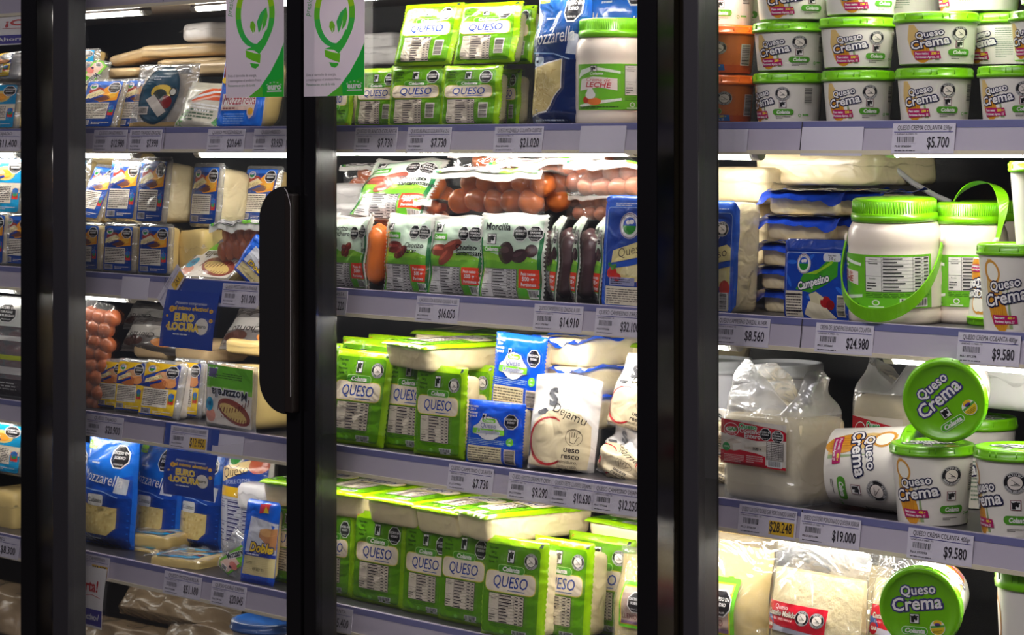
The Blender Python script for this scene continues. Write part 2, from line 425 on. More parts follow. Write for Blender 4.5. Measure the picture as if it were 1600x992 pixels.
# room shell
m = MB(); m.box(X0 - .1, X1 + .1, DEPTH + .002, DEPTH + .03, 0, 2.3); structure(m.build('wall_back', plain((11, 12, 20), 0.5, bmp=(400, .3, .001), name='dark_cooler_back')))
m = MB(); m.box(X0 - .12, X0, -.06, DEPTH + .002, 0, 2.3); structure(m.build('wall_left', plain((30, 30, 34), 0.5)))
m = MB(); m.box(X1, X1 + .12, -.06, DEPTH + .002, 0, 2.3); structure(m.build('wall_right', plain((30, 30, 34), 0.5)))
m = MB(); m.box(X0 - .12, X1 + .12, -.06, DEPTH + .03, 2.12, 2.3); structure(m.build('ceiling', M_UNDER))
m = MB(); m.box(-6, 6, -5, DEPTH + .03, -.05, 0.0); structure(m.build('floor', plain((90, 86, 84), 0.35, name='store_floor_tile')))
m = MB(); m.box(X0 - .12, X1 + .12, -.115, DEPTH, 0.0, 0.245); structure(m.build('baseboard_front', M_BLACK))
ZB, ZT = 0.25, 2.10
def door(n, pxs, strip):
    """pxs: columns of the outer and inner edges of both stiles, measured on the front of the doors"""
    a, b, c, d = [at(p, 300, -.12).x for p in pxs]
    o = empty('door_%d' % n, (a, -.1, ZB)); structure(o)
    def bx(nm, x0, x1, y0, y1, z0, z1, mt, ch=.002):
        q = MB(); q.box(x0 - a, x1 - a, y0 + .1, y1 + .1, z0 - ZB, z1 - ZB, None, ch); return q.build(nm, mt, o)
    bx('hinge_stile' if strip else 'stile', a, b, -.12, -.080, ZB, ZT, M_SATIN if strip else M_BLACK)
    bx('stile', c, d, -.12, -.082, ZB, ZT, M_BLACK)
    bx('upper_rail', b, c, -.12, -.085, ZT - .07, ZT, M_BLACK); bx('lower_rail', b, c, -.12, -.085, ZB, ZB + .05, M_BLACK)
    bx('glass', b - .004, c + .004, -.116, -.1125, ZB + .04, ZT - .06, GLASS, 0)
    bx('gasket', a + .004, a + .02, -.080, -.066, ZB, ZT, M_GASK); bx('gasket', d - .02, d - .004, -.082, -.066, ZB, ZT, M_GASK)
    bx('inner_bead', c - .004, c, -.112, -.104, ZB + .05, ZT - .07, M_GASK, 0)
    return o, a
door(1, (-420, -380, 32, 56), False)
d2, a2 = door(2, (82, 106, 447, 470), True)
door(3, (475, 493, 995, 1026), False)
door(4, (1067, 1091, 1720, 1750), True)
def post(n, p0, p1):
    x0, x1 = at(p0, 300, -.066).x, at(p1, 300, -.066).x
    o = empty('trim_%d' % n, (x0, -.05, ZB)); structure(o); w = x1 - x0
    q = MB(); q.box(0, w, -.016, .035, 0, ZT - ZB, None, .003); q.build('post', M_GASK, o)
    q = MB(); q.box(w * .62, w * .70, -.0215, -.016, 0, ZT - ZB); q.build('chrome_strip', M_CHROME, o)
    q = MB(); q.box(w * .30, w * .50, -.0205, -.016, 0, ZT - ZB); q.build('seal_strip', plain((70, 62, 44), 0.25, bmp=(12, .6, .004), name='olive_rubber_seal'), o)
post(1, 44, 92); post(2, 1012, 1078); post(3, 462, 488)
# the pull handle of the second door: a black channel, its outer end rounded
HYF = -.137
hx = lambda p: at(p, 300, HYF).x
za, zb = at(430, 291, HYF).z, at(430, 645, HYF).z
xl, xr, r = hx(405), hx(445), .045
pts = [(xl, zb + r * 1.2), (xl, za - r * 1.25)] + [(xr - (xr - xl) * math.cos(R(t)), za - r * 1.25 * (1 - math.sin(R(t)))) for t in range(10, 91, 10)] + \
      [(xr, zb)] + [(xr - (xr - xl) * math.cos(R(t)), zb + r * 1.2 * (1 - math.sin(R(t)))) for t in range(80, 0, -10)]
M_HANDLE = plain((17, 15, 15), 0.5, name='matte_black_handle')
o2 = Vector((a2, -.1, ZB))
q = MB(); q.prism([(x - o2.x, z - o2.z) for x, z in pts], HYF + .1, HYF + .109); h1 = q.build('handle', M_HANDLE, d2)
w0 = xr - .001; w1 = w0 + .020
q = MB(); q.box(w0 - o2.x, w1 - o2.x, HYF + .1, -.0205, zb - o2.z + .003, za - o2.z - .012, None, .003); child(q.build('handle_spine', plain((30, 23, 20), 0.4), h1), h1)
q = MB(); q.tube([(w0 - o2.x + .001 + .016 * (t / 8.0) ** .6, HYF + .0995, za - o2.z - .003 - .030 * (t / 8.0)) for t in range(9)] + [(w0 - o2.x + .017, HYF + .0995, zb - o2.z + .03)], .0008, 6); child(q.build('handle_edge', plain((150, 146, 146), 0.3), h1), h1)
# ------------------------------------------------------------------ builders of goods; each: origin at the middle of the front lower edge, front faces -y
from mathutils import noise as NZ
def nz(x, y, z, s): return NZ.noise(Vector((x * s, y * s, z * s)))
M_CHEESE = plain((238, 220, 178), 0.34, 0.45, (34.0, 0.8, 0.007, 2.0, 0.4, 1.0), var=0.06, varscale=18, name='cream_cheese_under_film')
M_CHEESE2 = plain((238, 208, 136), 0.34, 0.45, (30.0, 0.5, 0.005, 2.0, 0.4, 0.8), var=0.08, varscale=18, name='yellow_cheese_under_film')
M_CHEESE3 = plain((226, 196, 150), 0.4, 0.3, (30.0, 0.6, 0.005, 2.0, 0.4, 0.8), var=0.1, varscale=14, name='beige_cheese_under_film')
M_WHITEB = plain((236, 232, 232), 0.36, 0.35, (24.0, 0.8, 0.008, 2.0, 0.4, 0.8), name='white_wrapped_block')
M_YELL = plain((240, 205, 60), 0.36, 0.4, (24.0, 0.6, 0.006, 2.0, 0.4, 0.8), var=.08, name='bright_yellow_cheese')
M_SHRED = plain((232, 204, 140), 0.7, 0.0, (160.0, 1.0, 0.004, 3.0, 0.6), var=0.22, varscale=160, name='grated_cheese')
M_CRUMB = plain((240, 222, 176), 0.7, 0.0, (110.0, 0.8, 0.004, 3.0, 0.6), var=0.14, varscale=60, name='ground_cheese')
M_SAUS = plain((196, 104, 58), 0.3, 0.6, (60.0, 0.5, 0.003, 3.0, 0.5, 0.5), var=0.22, varscale=40, name='brown_sausage_skin')
M_SAUSP = plain((216, 138, 104), 0.3, 0.6, (60.0, 0.5, 0.003, 3.0, 0.5, 0.5), var=0.18, varscale=40, name='pink_sausage_skin')
M_SAUSD = plain((74, 48, 52), 0.3, 0.6, (60.0, 0.6, 0.003, 3.0, 0.5, 0.5), var=0.3, varscale=60, name='dark_sausage_skin')
M_SAUSO = plain((214, 110, 40), 0.3, 0.6, (50.0, 0.5, 0.003, 3.0, 0.5, 0.5), var=0.2, varscale=40, name='orange_sausage_skin')
M_CHOR = plain((150, 92, 66), 0.42, 0.35, (140.0, 0.8, 0.004, 3.0, 0.5, 0.5), var=0.3, varscale=120, name='coarse_brown_sausage_skin')
M_RED = plain((186, 44, 34), 0.3, 0.5, (60.0, 0.5, 0.003, 3.0, 0.5, 0.5), var=0.2, varscale=30, name='red_sausage_skin')
M_GREEN = plain((116, 192, 6), 0.3, 0.25, name='lime_green_plastic')
M_ORANGE = plain((244, 110, 26), 0.3, 0.25, name='orange_plastic')
M_TUBW = plain((238, 230, 220), 0.34, 0.2, name='white_tub_plastic')
M_JAR = plain((238, 222, 208), 0.3, 0.25, name='white_jar_plastic')
def rblock(x0, x1, y0, y1, z0, z1, r=.008, taper=0.0, amp=.0012, seed=0.0, cuts=9, freq=26.0):
    """a soft-edged block, y1 side narrower by taper, surface gently lumpy"""
    import bmesh
    bm = bmesh.new(); bmesh.ops.create_cube(bm, size=2.0); bmesh.ops.subdivide_edges(bm, edges=bm.edges[:], cuts=cuts, use_grid_fill=True)
    c = Vector(((x0 + x1) / 2, (y0 + y1) / 2, (z0 + z1) / 2)); h = Vector(((x1 - x0) / 2, (y1 - y0) / 2, (z1 - z0) / 2)); r = min(r, h.x, h.y, h.z)
    def bias(t, hh):      # crowd the rows of points towards the edges
        k = 1 - min(.9, r / hh * 1.1); return (abs(t) ** .75) * (1 if t > 0 else -1) if k > .3 else t
    for v in bm.verts:
        p = Vector((bias(v.co.x, h.x) * h.x, bias(v.co.y, h.y) * h.y, bias(v.co.z, h.z) * h.z))
        q = Vector([max(-hh + r, min(hh - r, t)) for t, hh in zip(p, h)]); d = p - q
        if d.length > 1e-7: p = q + d.normalized() * r
        k = 1 - taper * (p.y + h.y) / (2 * h.y); p.x *= k; p.z *= k
        n = p.normalized(); p = p + c
        v.co = p + n * amp * nz(p.x + seed, p.y + seed * .7, p.z, freq)
    bm.verts.index_update(); m = MB(); m.add([v.co for v in bm.verts], [[v.index for v in f.verts] for f in bm.faces]); bm.free(); return m
class Sheet:
    """front film of a pack: gently bulged and wrinkled, saw-toothed side edges if zig"""
    def __init__(s, w, h, bulge=.003, wr=.0007, seed=0.0, sag=.004, marg=.012, curl=0.0, freq=22.0, round_=0.0, zig=0.0, crumple=0.0):
        s.__dict__.update(locals())
    def y(s, x, z):
        u, v = 2 * x / s.w, 2 * z / s.h - 1
        y = -s.bulge * (1 - abs(u) ** 2.5) * (1 - abs(v) ** 2.5)
        e = max(smooth01(s.w / 2 - s.marg, s.w / 2, abs(x)), smooth01(s.h / 2 - s.marg, s.h / 2, abs(z - s.h / 2)))
        y += s.sag * e + s.wr * (1 + 1.6 * e) * nz(x + s.seed * 3.1, z, s.seed, s.freq)
        if s.curl: y += s.curl * smooth01(s.h * .80, s.h, z) 
        if s.crumple: y += s.crumple * nz(x * 1.4 + s.seed, z * .9, s.seed * 2, s.freq * 1.3)
        return y
    def mesh(s, col, nu=26, nv=40, th=.0007, wave=0.0):
        m = MB()
        def pos(i, j, back):
            u, v = i / nu, j / nv; x, z = (u - .5) * s.w, v * s.h
            if s.zig and i in (0, nu): x += s.zig * (1 if j % 2 else -1) * (1 if i else -1)
            if s.round_:
                dx, dz = abs(x) - (s.w / 2 - s.round_), abs(z - s.h / 2) - (s.h / 2 - s.round_)
                if dx > 0 and dz > 0:
                    L = math.hypot(dx, dz); k = min(1.0, s.round_ / L) if L > s.round_ else 1
                    x = math.copysign(s.w / 2 - s.round_ + dx * k, x); z = s.h / 2 + math.copysign(s.h / 2 - s.round_ + dz * k, z - s.h / 2)
            if wave and j == nv: z += wave * math.sin(u * 9 + s.seed) * s.h
            return (x, s.y(x, z) + (th if back else 0), z)
        n = nu + 1; N = n * (nv + 1)
        vs = [pos(i, j, b) for b in (0, 1) for j in range(nv + 1) for i in range(nu + 1)]; fs = []
        for j in range(nv):
            for i in range(nu):
                a = j * n + i; fs.append((a, a + 1, a + 1 + n, a + n)); fs.append((N + a, N + a + n, N + a + n + 1, N + a + 1))
        for i in range(nu): fs.append((i, N + i, N + i + 1, i + 1)); k = nv * n + i; fs.append((k, k + 1, N + k + 1, N + k))
        for j in range(nv): a = j * n; fs.append((a, a + n, N + a + n, N + a)); a += nu; fs.append((a, N + a, N + a + n, a + n))
        return m.add(vs, fs, lin(col))
    def art(s, A):
        return A.mesh('print', lambda u, v, L: (lambda x, z: (x, s.y(x, z) - .0005 - EPS * L, z))((u / A.W - .5) * s.w, v / A.H * s.h))
PROTO = {}; DIM = {}; USED = set()
def part(mb, name, mat, root, smooth=False):
    o = mb.build(name, mat, root, smooth); KIDLIST.setdefault(root.name, []).append(o); return o
def tray(key, name, w, h, d, A, film, block=M_CHEESE, m=(.012, .012, .012, .014), zig=.0012, seed=1.0, mat=None, round_=0.0, taper=.10, r=.010, bulge=.003, curl=0.0, sheet_clear=None, crumple=0.0, wr=.0007):
    root = empty(name); s = Sheet(w, h, bulge, wr, seed, .005, max(m) * .9, curl, 22, round_, zig, crumple)
    if sheet_clear: part(s.mesh((230, 230, 235)), 'film', sheet_clear, root, True)
    else: part(s.mesh(film), 'film', mat or FILMT, root, True)
    part(s.art(A), 'label_print', FILM, root, True)
    if block: part(rblock(-w / 2 + m[0], w / 2 - m[1], .0032, d, m[2], h - m[3], r, taper, .0022, seed), 'cheese_block', block, root, True)
    PROTO[key] = root; DIM[key] = (w, h, d); return root
def pillow_fn(w, h, d, seed, seal_t=.1, seal_b=.06, crumple=.002, px=2.2, freq=20.0, edge=.0):
    def P(u, v):
        a = max(0.0, 1 - abs(2 * u - 1) ** px)
        b = smooth01(0, max(seal_b, .001) * 2.2, v) * smooth01(0, max(seal_t, .001) * 2.6, 1 - v)
        return a ** .6 * (.25 + .75 * b) * (smooth01(-.001, .03, v) * smooth01(-.001, .03, 1 - v) * .92 + .08)
    def front(x, z):
        u, v = x / w + .5, z / h
        return -d * P(u, v) + crumple * nz(x + seed * 2.3, z, seed, freq) + crumple * .6 * nz(x, z * .6 + seed, seed * 3, freq * 2.1) + d
    def back(x, z):
        u, v = x / w + .5, z / h
        return d * .75 * P(u, v) + crumple * nz(x + seed * 1.3, z, seed + 5, freq) + d + .0008
    return front, back
def pouch(key, name, w, h, d, A, col, seed=1.0, mat=None, seal_t=.1, seal_b=.06, crumple=.002, px=2.2, top=None, zig=.0, side=None, nu=26, nv=40, freq=20.0, filmname='pouch'):
    """a filled bag; d: half depth. top(u) can raise or lower the upper edge"""
    root = empty(name); f, b = pillow_fn(w, h, d, seed, seal_t, seal_b, crumple, px, freq)
    m = MB()
    def zz(u, v): return v * h * (1 + (top(u) if top else 0) * v)
    def pf(u, v): x = (u - .5) * w; z = zz(u, v); return (x, f(x, v * h), z)
    def pb(u, v): x = (u - .5) * w; z = zz(u, v); return (x, b(x, v * h), z)
    m.grid(pf, nu, nv, lin(col)); m.grid(pb, nu, nv, lin(side or col), True)
    # close the rim
    for s_ in (0, 1):
        m.grid(lambda u, v: (pf if u < .5 else pb)(s_, v), 1, nv, lin(side or col), s_ == 1)
        m.grid(lambda u, v: (pf if u < .5 else pb)(v, s_), 1, nu, lin(side or col), s_ == 0)
    part(m, filmname, mat or FILM, root, True)
    if A:
        def mp(u, v, L):
            x = (u / A.W - .5) * w; vv = v / A.H; return (x, f(x, vv * h) - .0006 - EPS * L, zz(u / A.W, vv))
        part(A.mesh('print', mp), 'label_print', mat if mat in (FILM, FILMT, CARD) else FILM, root, True)
    PROTO[key] = root; DIM[key] = (w, h, d); return root
def sausage(p0, p1, r, bend=0.0, n=12, seed=0.0, dirb=(0, 0, 1), fat=0.0):
    p0, p1 = Vector(p0), Vector(p1); k = 14; pts, rad = [], []
    for i in range(k + 1):
        t = i / k; e = max(0.0, 1 - abs(2 * t - 1) ** (1.9 + max(0.0, (p1 - p0).length / (2 * r) - 1) * 2.2)) ** .5
        pts.append(p0.lerp(p1, t) + Vector(dirb) * bend * (1 - (2 * t - 1) ** 2)); rad.append(max(r * .12, r * e * (1 + fat * math.sin(t * 7 + seed)) * (1 + .05 * math.sin(t * 11 + seed * 3))))
    return MB().tube(pts, rad, n)
def tub(key, name, rt, rb, h, A, lidmat, wall=None, lidh=.012, ribs=40, lidart=None, wallcol=(240, 234, 226), mat=None):
    root = empty(name); hb = h - lidh
    prof = [(rb * .93, .003), (rb * .96, 0.0), (rb, .002)] + [(rb + (rt - rb) * t / 10, .002 + (hb - .002) * t / 10) for t in range(1, 11)]
    m = MB(); m.lathe(prof, 48, lin(wallcol)); part(m, 'tub_body', mat or TUBP, root, True)
    l = MB(); ro = rt + .0035
    l.lathe([(rt * .99, hb - .004), (ro, hb - .0035), (ro + .0006, hb + .001), (ro - .0008, hb + .0015), (ro - .001, h - .0035), (ro - .002, h - .001), (ro - .0035, h), (rt - .005, h), (rt - .0065, h - .0028), (rt * .5, h - .0026), (.0005, h - .0026)], 48)
    for k in range(ribs):
        a = 2 * math.pi * k / ribs
        if k % 3 == 0: l.tube([(ro * math.sin(a) * .995, -ro * math.cos(a) * .995, hb + .002), (ro * math.sin(a) * .992, -ro * math.cos(a) * .992, h - .003)], .0007, 5)
    lo = part(l, 'lid', lidmat, root, True)
    Rm = (rt + rb) / 2; W = 2 * math.pi * Rm * 1000
    if A:
        def mp(u, v, L):
            z = .004 + v / A.H * (hb - .010); t = (z - .002) / (hb - .002); r = rb + (rt - rb) * t + .0003 + EPS * L
            a = (u - A.W / 2) / 1000 / Rm; return (r * math.sin(a), -r * math.cos(a), z)
        part(A.mesh('print', mp, 5.0), 'label_print', mat or TUBP, root, True)
    if lidart:
        def ml(u, v, L):
            k = (rt - .007) / 50.0; return (u * k, v * k, h - .0022 + EPS * L)
        la = lidart.mesh('lid_print', ml); o = la.build('lid_print', TUBP, lo, True); KIDLIST.setdefault(lo.name, []).append(o)
    PROTO[key] = root; DIM[key] = (2 * rt + .008, h, 0); return root
# ------------------------------------------------------------------ placing by where the photograph shows them
def take(key):
    r = PROTO[key]
    if key in USED: r = dup(r)
    USED.add(key); r.rotation_mode = 'YXZ'; return r
def zbase(z, x, Y):
    return ZS[z] - .0028 if isinstance(z, str) else z
def stand(key, xl, xr, yt, z, Y, label, cat='cheese pack', group=None, yaw=0, lean=0, roll=0, fit=True, ds=1.0, hs=None, flip=False):
    """xl, xr: image columns of the front's lower corners; yt: image row of the top edge; z: shelf letter or height; Y: depth of the left lower corner"""
    w0, h0, d0 = DIM[key]; r = take(key); psi = R(yaw)
    P = at(xl, 300, Y); w = along(P, xr, psi); zb = zbase(z, P.x, Y)
    M = P + Vector((math.cos(psi), math.sin(psi), 0)) * (w / 2); back = Vector((-math.sin(psi), math.cos(psi), 0))
    lo, hi = .02, .6
    for _ in range(40):
        h = (lo + hi) / 2; T = M + back * (h * math.sin(R(lean))); T.z = zb + h * math.cos(R(lean))
        if row(T) > yt: lo = h
        else: hi = h
    if not fit: h = h0; w = w0
    if hs: h = hs
    r.location = (M.x, M.y, zb); r.rotation_euler = (-R(lean), R(roll), psi); r.scale = (w / w0, ds, h / h0)
    if flip: r.location = M + back * (h * math.sin(R(lean))); r.location.z = zb + h * math.cos(R(lean)); r.rotation_euler = (-R(lean), R(180 + roll), psi)
    return tag(r, label, cat, group)
def zpx(px, py, Y): return at(px, py, Y).z
def flat(key, xl, py, Y, label, w=None, h=None, d=1.0, yaw=0, side=False, cat='cheese pack', group=None, tilt=0):
    """face up; xl, py: where its upper left front corner shows, at depth Y. side: lettering runs towards the right end"""
    w0, h0, d0 = DIM[key]; r = take(key); w = w or w0; h = h or h0; P = at(xl, py, Y); psi = R(yaw)
    rx = Vector((math.cos(psi), math.sin(psi), 0)); ry = Vector((-math.sin(psi), math.cos(psi), 0))
    r.location = P + (ry * (w / 2) if side else rx * (w / 2)); r.rotation_euler = (-R(90 + tilt), R(90 if side else 0), psi); r.scale = (w / w0, d, h / h0)
    return tag(r, label, cat, group)
def free(key, px, py, Y, label, cat='cheese pack', group=None, yaw=0, lean=0, roll=0, w=None, h=None, ds=1.0):
    """the middle of the front lower edge is seen at px, py, at depth Y"""
    w0, h0, d0 = DIM[key]; r = take(key); r.location = at(px, py, Y); r.rotation_euler = (-R(lean), R(roll), R(yaw))
    r.scale = ((w or w0) / w0, ds, (h or h0) / h0); return tag(r, label, cat, group)
# ------------------------------------------------------------------ the kinds of goods and their printed fronts
LIME = (164, 214, 2); G2 = (88, 148, 3); INK = (34, 30, 40)
def art_queso(v=0):
    A = Art(150, 188)
    A.rrect(10, 8, 130, 166, 8, G2, 1)
    x0 = 16
    for i, t in enumerate(('Peso neto:', '500 g', 'Porciones:', 'Aprox. 17')): A.text(t, x0 + 16, 164 - i * 8.6, 5.0, (24, 60, 10), 2, sx=.78, bold=.02)
    A.cow(66, 142, 17, 25, 2); A.pill(46, 124, 62, 13, (78, 160, 32), 3)
    A.rrect(15, 86, 120, 40, 12, (226, 214, 70), 2); A.rrect(16.5, 87.5, 117, 37, 11, (240, 222, 200), 3)
    A.text('QUESO', 76, 97, 21, (18, 66, 166), 4, sx=.84, shear=.14, bold=.008); A.rect(72, 91, 40, 1.5, (28, 84, 176), 4)
    if v == 2: A.table(24, 10, 70, 72, 10, seed=4); A.barcode(104, 26, 22, 46, 2, 7, (210, 200, 190), True); A.octagon(118, 150, 16, ry=19); A.ell(116, 106, 0, 0, WHITE, 2)
    else:
        A.table(27, 30, 84, 54, 9, seed=4); A.fine(30, 22, 78, 6, 2, (40, 96, 20), 2, 6, .35); A.barcode(84, 8, 34, 12, 2, 7, (206, 206, 206))
        A.ell(60, 14, 5, 4, (120, 190, 70), 2)
        if v == 1: A.octagon(122, 148, 16, ry=18)
        else: A.seal(121, 150, 15, 2)
    A.line([(12, 177), (17, 182)], 1.2, (220, 60, 30), 2); A.line([(12, 182), (17, 177)], 1.2, (220, 60, 30), 2)
    A.rect(136, 177, 6, 7, (26, 30, 50), 2)
    return A
tray('queso', 'cheese_pack', .150, .188, .052, art_queso(0), LIME, m=(.014, .012, .010, .014), seed=1.0)
tray('queso_oct', 'cheese_pack', .150, .188, .052, art_queso(1), LIME, m=(.014, .012, .010, .014), seed=2.0)
tray('queso_small', 'cheese_pack', .135, .150, .040, art_queso(2), LIME, m=(.014, .016, .006, .012), seed=3.0, crumple=.002)
tray('queso_flat', 'cheese_pack', .150, .188, .045, art_queso(0), LIME, M_CHEESE, m=(.004, .004, .004, .006), seed=5.0, bulge=.004, taper=.06)
tray('queso_flat_wide', 'cheese_pack', .188, .150, .050, art_queso(0) if False else (lambda A: A)(art_queso(1)), LIME, M_CHEESE, m=(.004, .004, .004, .006), seed=6.0, bulge=.004, taper=.05)

def art_campesino():
    A = Art(120, 120); b = (12, 84, 226)
    for i, t in enumerate(('Peso neto:', '250 g', 'Porciones:', 'Aprox. 8')): A.text(t, 16, 106 - i * 6.2, 4.4, WHITE, 2, sx=.82, bold=.03)
    A.cow(38, 84, 9, 12, 4)
    sh = [(18, 56), (30, 54), (40, 47), (52, 44), (66, 47), (76, 54), (86, 56), (86, 70), (78, 76), (70, 88), (52, 92), (36, 88), (28, 76), (18, 70)]
    A.poly(sh, (14, 60, 150), 1); A.poly([(52 + (x - 52) * .95, 68 + (y - 68) * .93) for x, y in sh], (240, 236, 240), 2)
    A.poly([(18.5, 57), (85.5, 57), (85.5, 67), (18.5, 67)], (126, 208, 36), 3); A.rrect(38, 79, 30, 8, 4, (126, 208, 36), 3); A.text('Colanta', 53, 80.6, 4.6, WHITE, 4, shear=.2, bold=.03)
    A.text('Queso', 52, 69, 9, (60, 80, 160), 4, out=WHITE, shear=.15); A.text('Campesino', 52, 57.5, 9, (60, 80, 160), 5, out=WHITE, sx=.86, shear=.15)
    A.octagon(98, 84, 14); A.ell(98, 46, 7.5, 7.5, (120, 214, 40), 2); A.text('30', 98, 46.5, 4, WHITE, 3); A.text('días', 98, 41, 3, WHITE, 3)
    A.fine(10, 36, 78, 12, 4, (150, 190, 240), 2, 3, .4)
    A.rect(8, 3, 74, 31, (234, 220, 180), 2); A.fine(10, 5, 70, 27, 6, (90, 80, 70), 3, 9, .4); A.text('Nutricional', 44, 12, 3.6, (60, 50, 50), 4); A.barcode(88, 4, 22, 28, 2, 5, (220, 206, 190), True)
    return A
tray('campesino', 'cheese_pack', .120, .120, .045, art_campesino(), (14, 92, 236), m=(.008, .012, .006, .006), seed=8.0, crumple=.0015)

def logo(A, x, y, r, L=3, ring=WHITE):
    A.ell(x, y, r, r, ring, L); A.ring(x, y, r * .9, r * .96, (90, 40, 110), L + 1); A.ell(x, y, r * .66, r * .66, (46, 84, 190), L + 1)
    A.ell(x, y, r * .66, r * .66, (40, 140, 44), L + 2, 16, 0, 180, 360); A.ell(x - r * .15, y + r * .25, r * .22, r * .16, WHITE, L + 2, 12); A.ell(x + r * .2, y + r * .3, r * .25, r * .18, WHITE, L + 2, 12)
    A.text('EL ZARZAL', x, y + r * .70, r * .17, (70, 40, 100), L + 2, arc=r * .7)
def art_zarzal(v=0):
    """0: blue front, 1: yellow and blue front, 2: sky blue front"""
    A = Art(100, 150); base = {0: (18, 64, 148), 1: (26, 60, 150), 2: (20, 150, 205)}[v]
    A.rrect(9, 8, 82, 132, 6, base, 1)
    if v == 1:
        A.poly([(9, 104), (9, 136), (14, 140), (84, 140), (60, 128), (40, 118)], (244, 196, 30), 2); A.rect(9, 12, 82, 66, (240, 200, 40), 2)
        A.ell(60, 100, 26, 20, (206, 150, 110), 2); A.ell(48, 88, 22, 14, (190, 110, 60), 3); A.ell(74, 92, 14, 12, (226, 150, 90), 3)
    elif v == 0:
        A.rect(9, 128, 82, 10, (40, 110, 220), 2); A.poly([(30, 92), (60, 124), (88, 118), (88, 84), (50, 78)], (238, 156, 40), 2); A.ell(36, 110, 18, 12, (170, 56, 40), 2); A.poly([(14, 100), (44, 116), (58, 104), (26, 88)], (232, 214, 186), 3)
        A.ell(52, 90, 20, 9, (110, 66, 54), 3); A.ell(74, 98, 10, 9, (240, 180, 60), 3)
    else:
        A.ell(56, 104, 22, 18, (230, 200, 120), 2); A.ell(56, 102, 15, 11, (240, 160, 50), 3); A.rect(9, 56, 82, 24, (226, 214, 190), 2)
    A.poly([(14, 88), (16, 98), (50, 112), (56, 104), (22, 90)], (242, 222, 160), 4); A.text('TAJADO' if v else 'QUESO', 36, 96, 6.5, (50, 40, 90), 5, rot=20, shear=.2, sx=.9)
    A.poly([(16, 84), (54, 100), (56, 94), (20, 80)], (30, 50, 130), 4)
    logo(A, 27, 124, 10, 4); A.octagon(76, 120, 14, ry=16, L=4)
    A.rect(14, 30, 60, 46, (232, 222, 208), 3); A.fine(16, 32, 56, 42, 9, (70, 60, 66), 4, 11 + v, .45)
    A.rect(76, 40, 12, 26, (214, 52, 40), 3); A.ell(82, 60, 6, 8, (40, 110, 190), 4); A.ell(82, 52, 5, 5, (50, 150, 70), 4)
    A.barcode(14, 12, 24, 14, 3, 2, (190, 186, 200)); A.fine(44, 14, 40, 8, 2, (230, 224, 220), 3, 4, .4)
    return A
for i, (k, b) in enumerate((('zarzal', M_CHEESE2), ('zarzal_yellow', M_WHITEB), ('zarzal_sky', M_CHEESE2))):
    tray(k, 'cheese_pack', .100, .150, .030, art_zarzal(i), (225, 225, 232), b, m=(.007, .007, .007, .010), zig=0, seed=10.0 + i, round_=.010, sheet_clear=HAZE, taper=.04, r=.009)
tray('zarzal_fat', 'cheese_pack', .100, .150, .075, art_zarzal(0), (225, 225, 232), M_CHEESE, m=(.007, .007, .007, .010), zig=0, seed=14.0, round_=.010, sheet_clear=HAZE, taper=.06, r=.02)

def art_bigqueso():
    A = Art(130, 220); b = (26, 84, 200)
    A.rrect(3, -2, 124, 212, 12, b, 1)
    A.rrect(10, 4, 110, 192, 8, (150, 180, 230), 2); A.rrect(11, 5, 108, 190, 8, (18, 62, 160), 3)
    A.fine(30, 198, 80, 8, 2, (200, 214, 240), 2, 3, .4)
    logo(A, 70, 160, 26, 4); A.seal(100, 168, 0.1)
    A.poly([(26, 86), (30, 110), (110, 134), (119, 128), (119, 104), (60, 92)], (236, 218, 150), 4); A.text('Queso', 78, 104, 18, (60, 44, 60), 5, rot=14, shear=.15, bold=-.01)
    A.poly([(28, 84), (60, 90), (119, 102), (119, 92), (70, 80), (36, 76)], (30, 80, 190), 5)
    A.poly([(16, 60), (40, 84), (119, 92), (119, 54), (60, 46)], (226, 208, 140), 4); A.poly([(50, 64), (60, 80), (112, 84), (112, 60)], (236, 222, 170), 5)
    A.ell(30, 66, 13, 12, (206, 40, 30), 6); A.ell(44, 58, 10, 8, (196, 50, 40), 6); A.ell(34, 78, 9, 5, (60, 130, 40), 7, rot=30); A.ell(24, 82, 6, 4, (50, 120, 40), 7, rot=-30); A.ell(108, 48, 12, 16, (200, 60, 50), 6)
    A.rrect(24, 42, 66, 16, 2, (150, 150, 190), 6); A.fine(28, 44, 50, 12, 3, (60, 60, 80), 7, 7, .5)
    A.rect(14, 4, 104, 36, (230, 218, 196), 5); A.fine(17, 6, 98, 31, 7, (90, 80, 80), 6, 9, .4)
    return A
tray('big_queso', 'cheese_block_pack', .130, .220, .060, art_bigqueso(), (30, 96, 214), M_CHEESE, m=(.001, .001, .001, .001), zig=0, seed=21.0, round_=.016, taper=.0, bulge=.002, r=.012)
def art_bigqueso2():
    A = art_bigqueso(); A.seal(98, 164, 15, 7, 'ALTO EN', 'SODIO'); A.barcode(96, 6, 20, 34, 7, 9, WHITE, True); return A
tray('big_queso_seal', 'cheese_block_pack', .130, .220, .060, art_bigqueso2(), (30, 96, 214), M_CHEESE, m=(.001, .001, .001, .001), zig=0, seed=22.0, round_=.016, taper=.0, bulge=.002, r=.012)

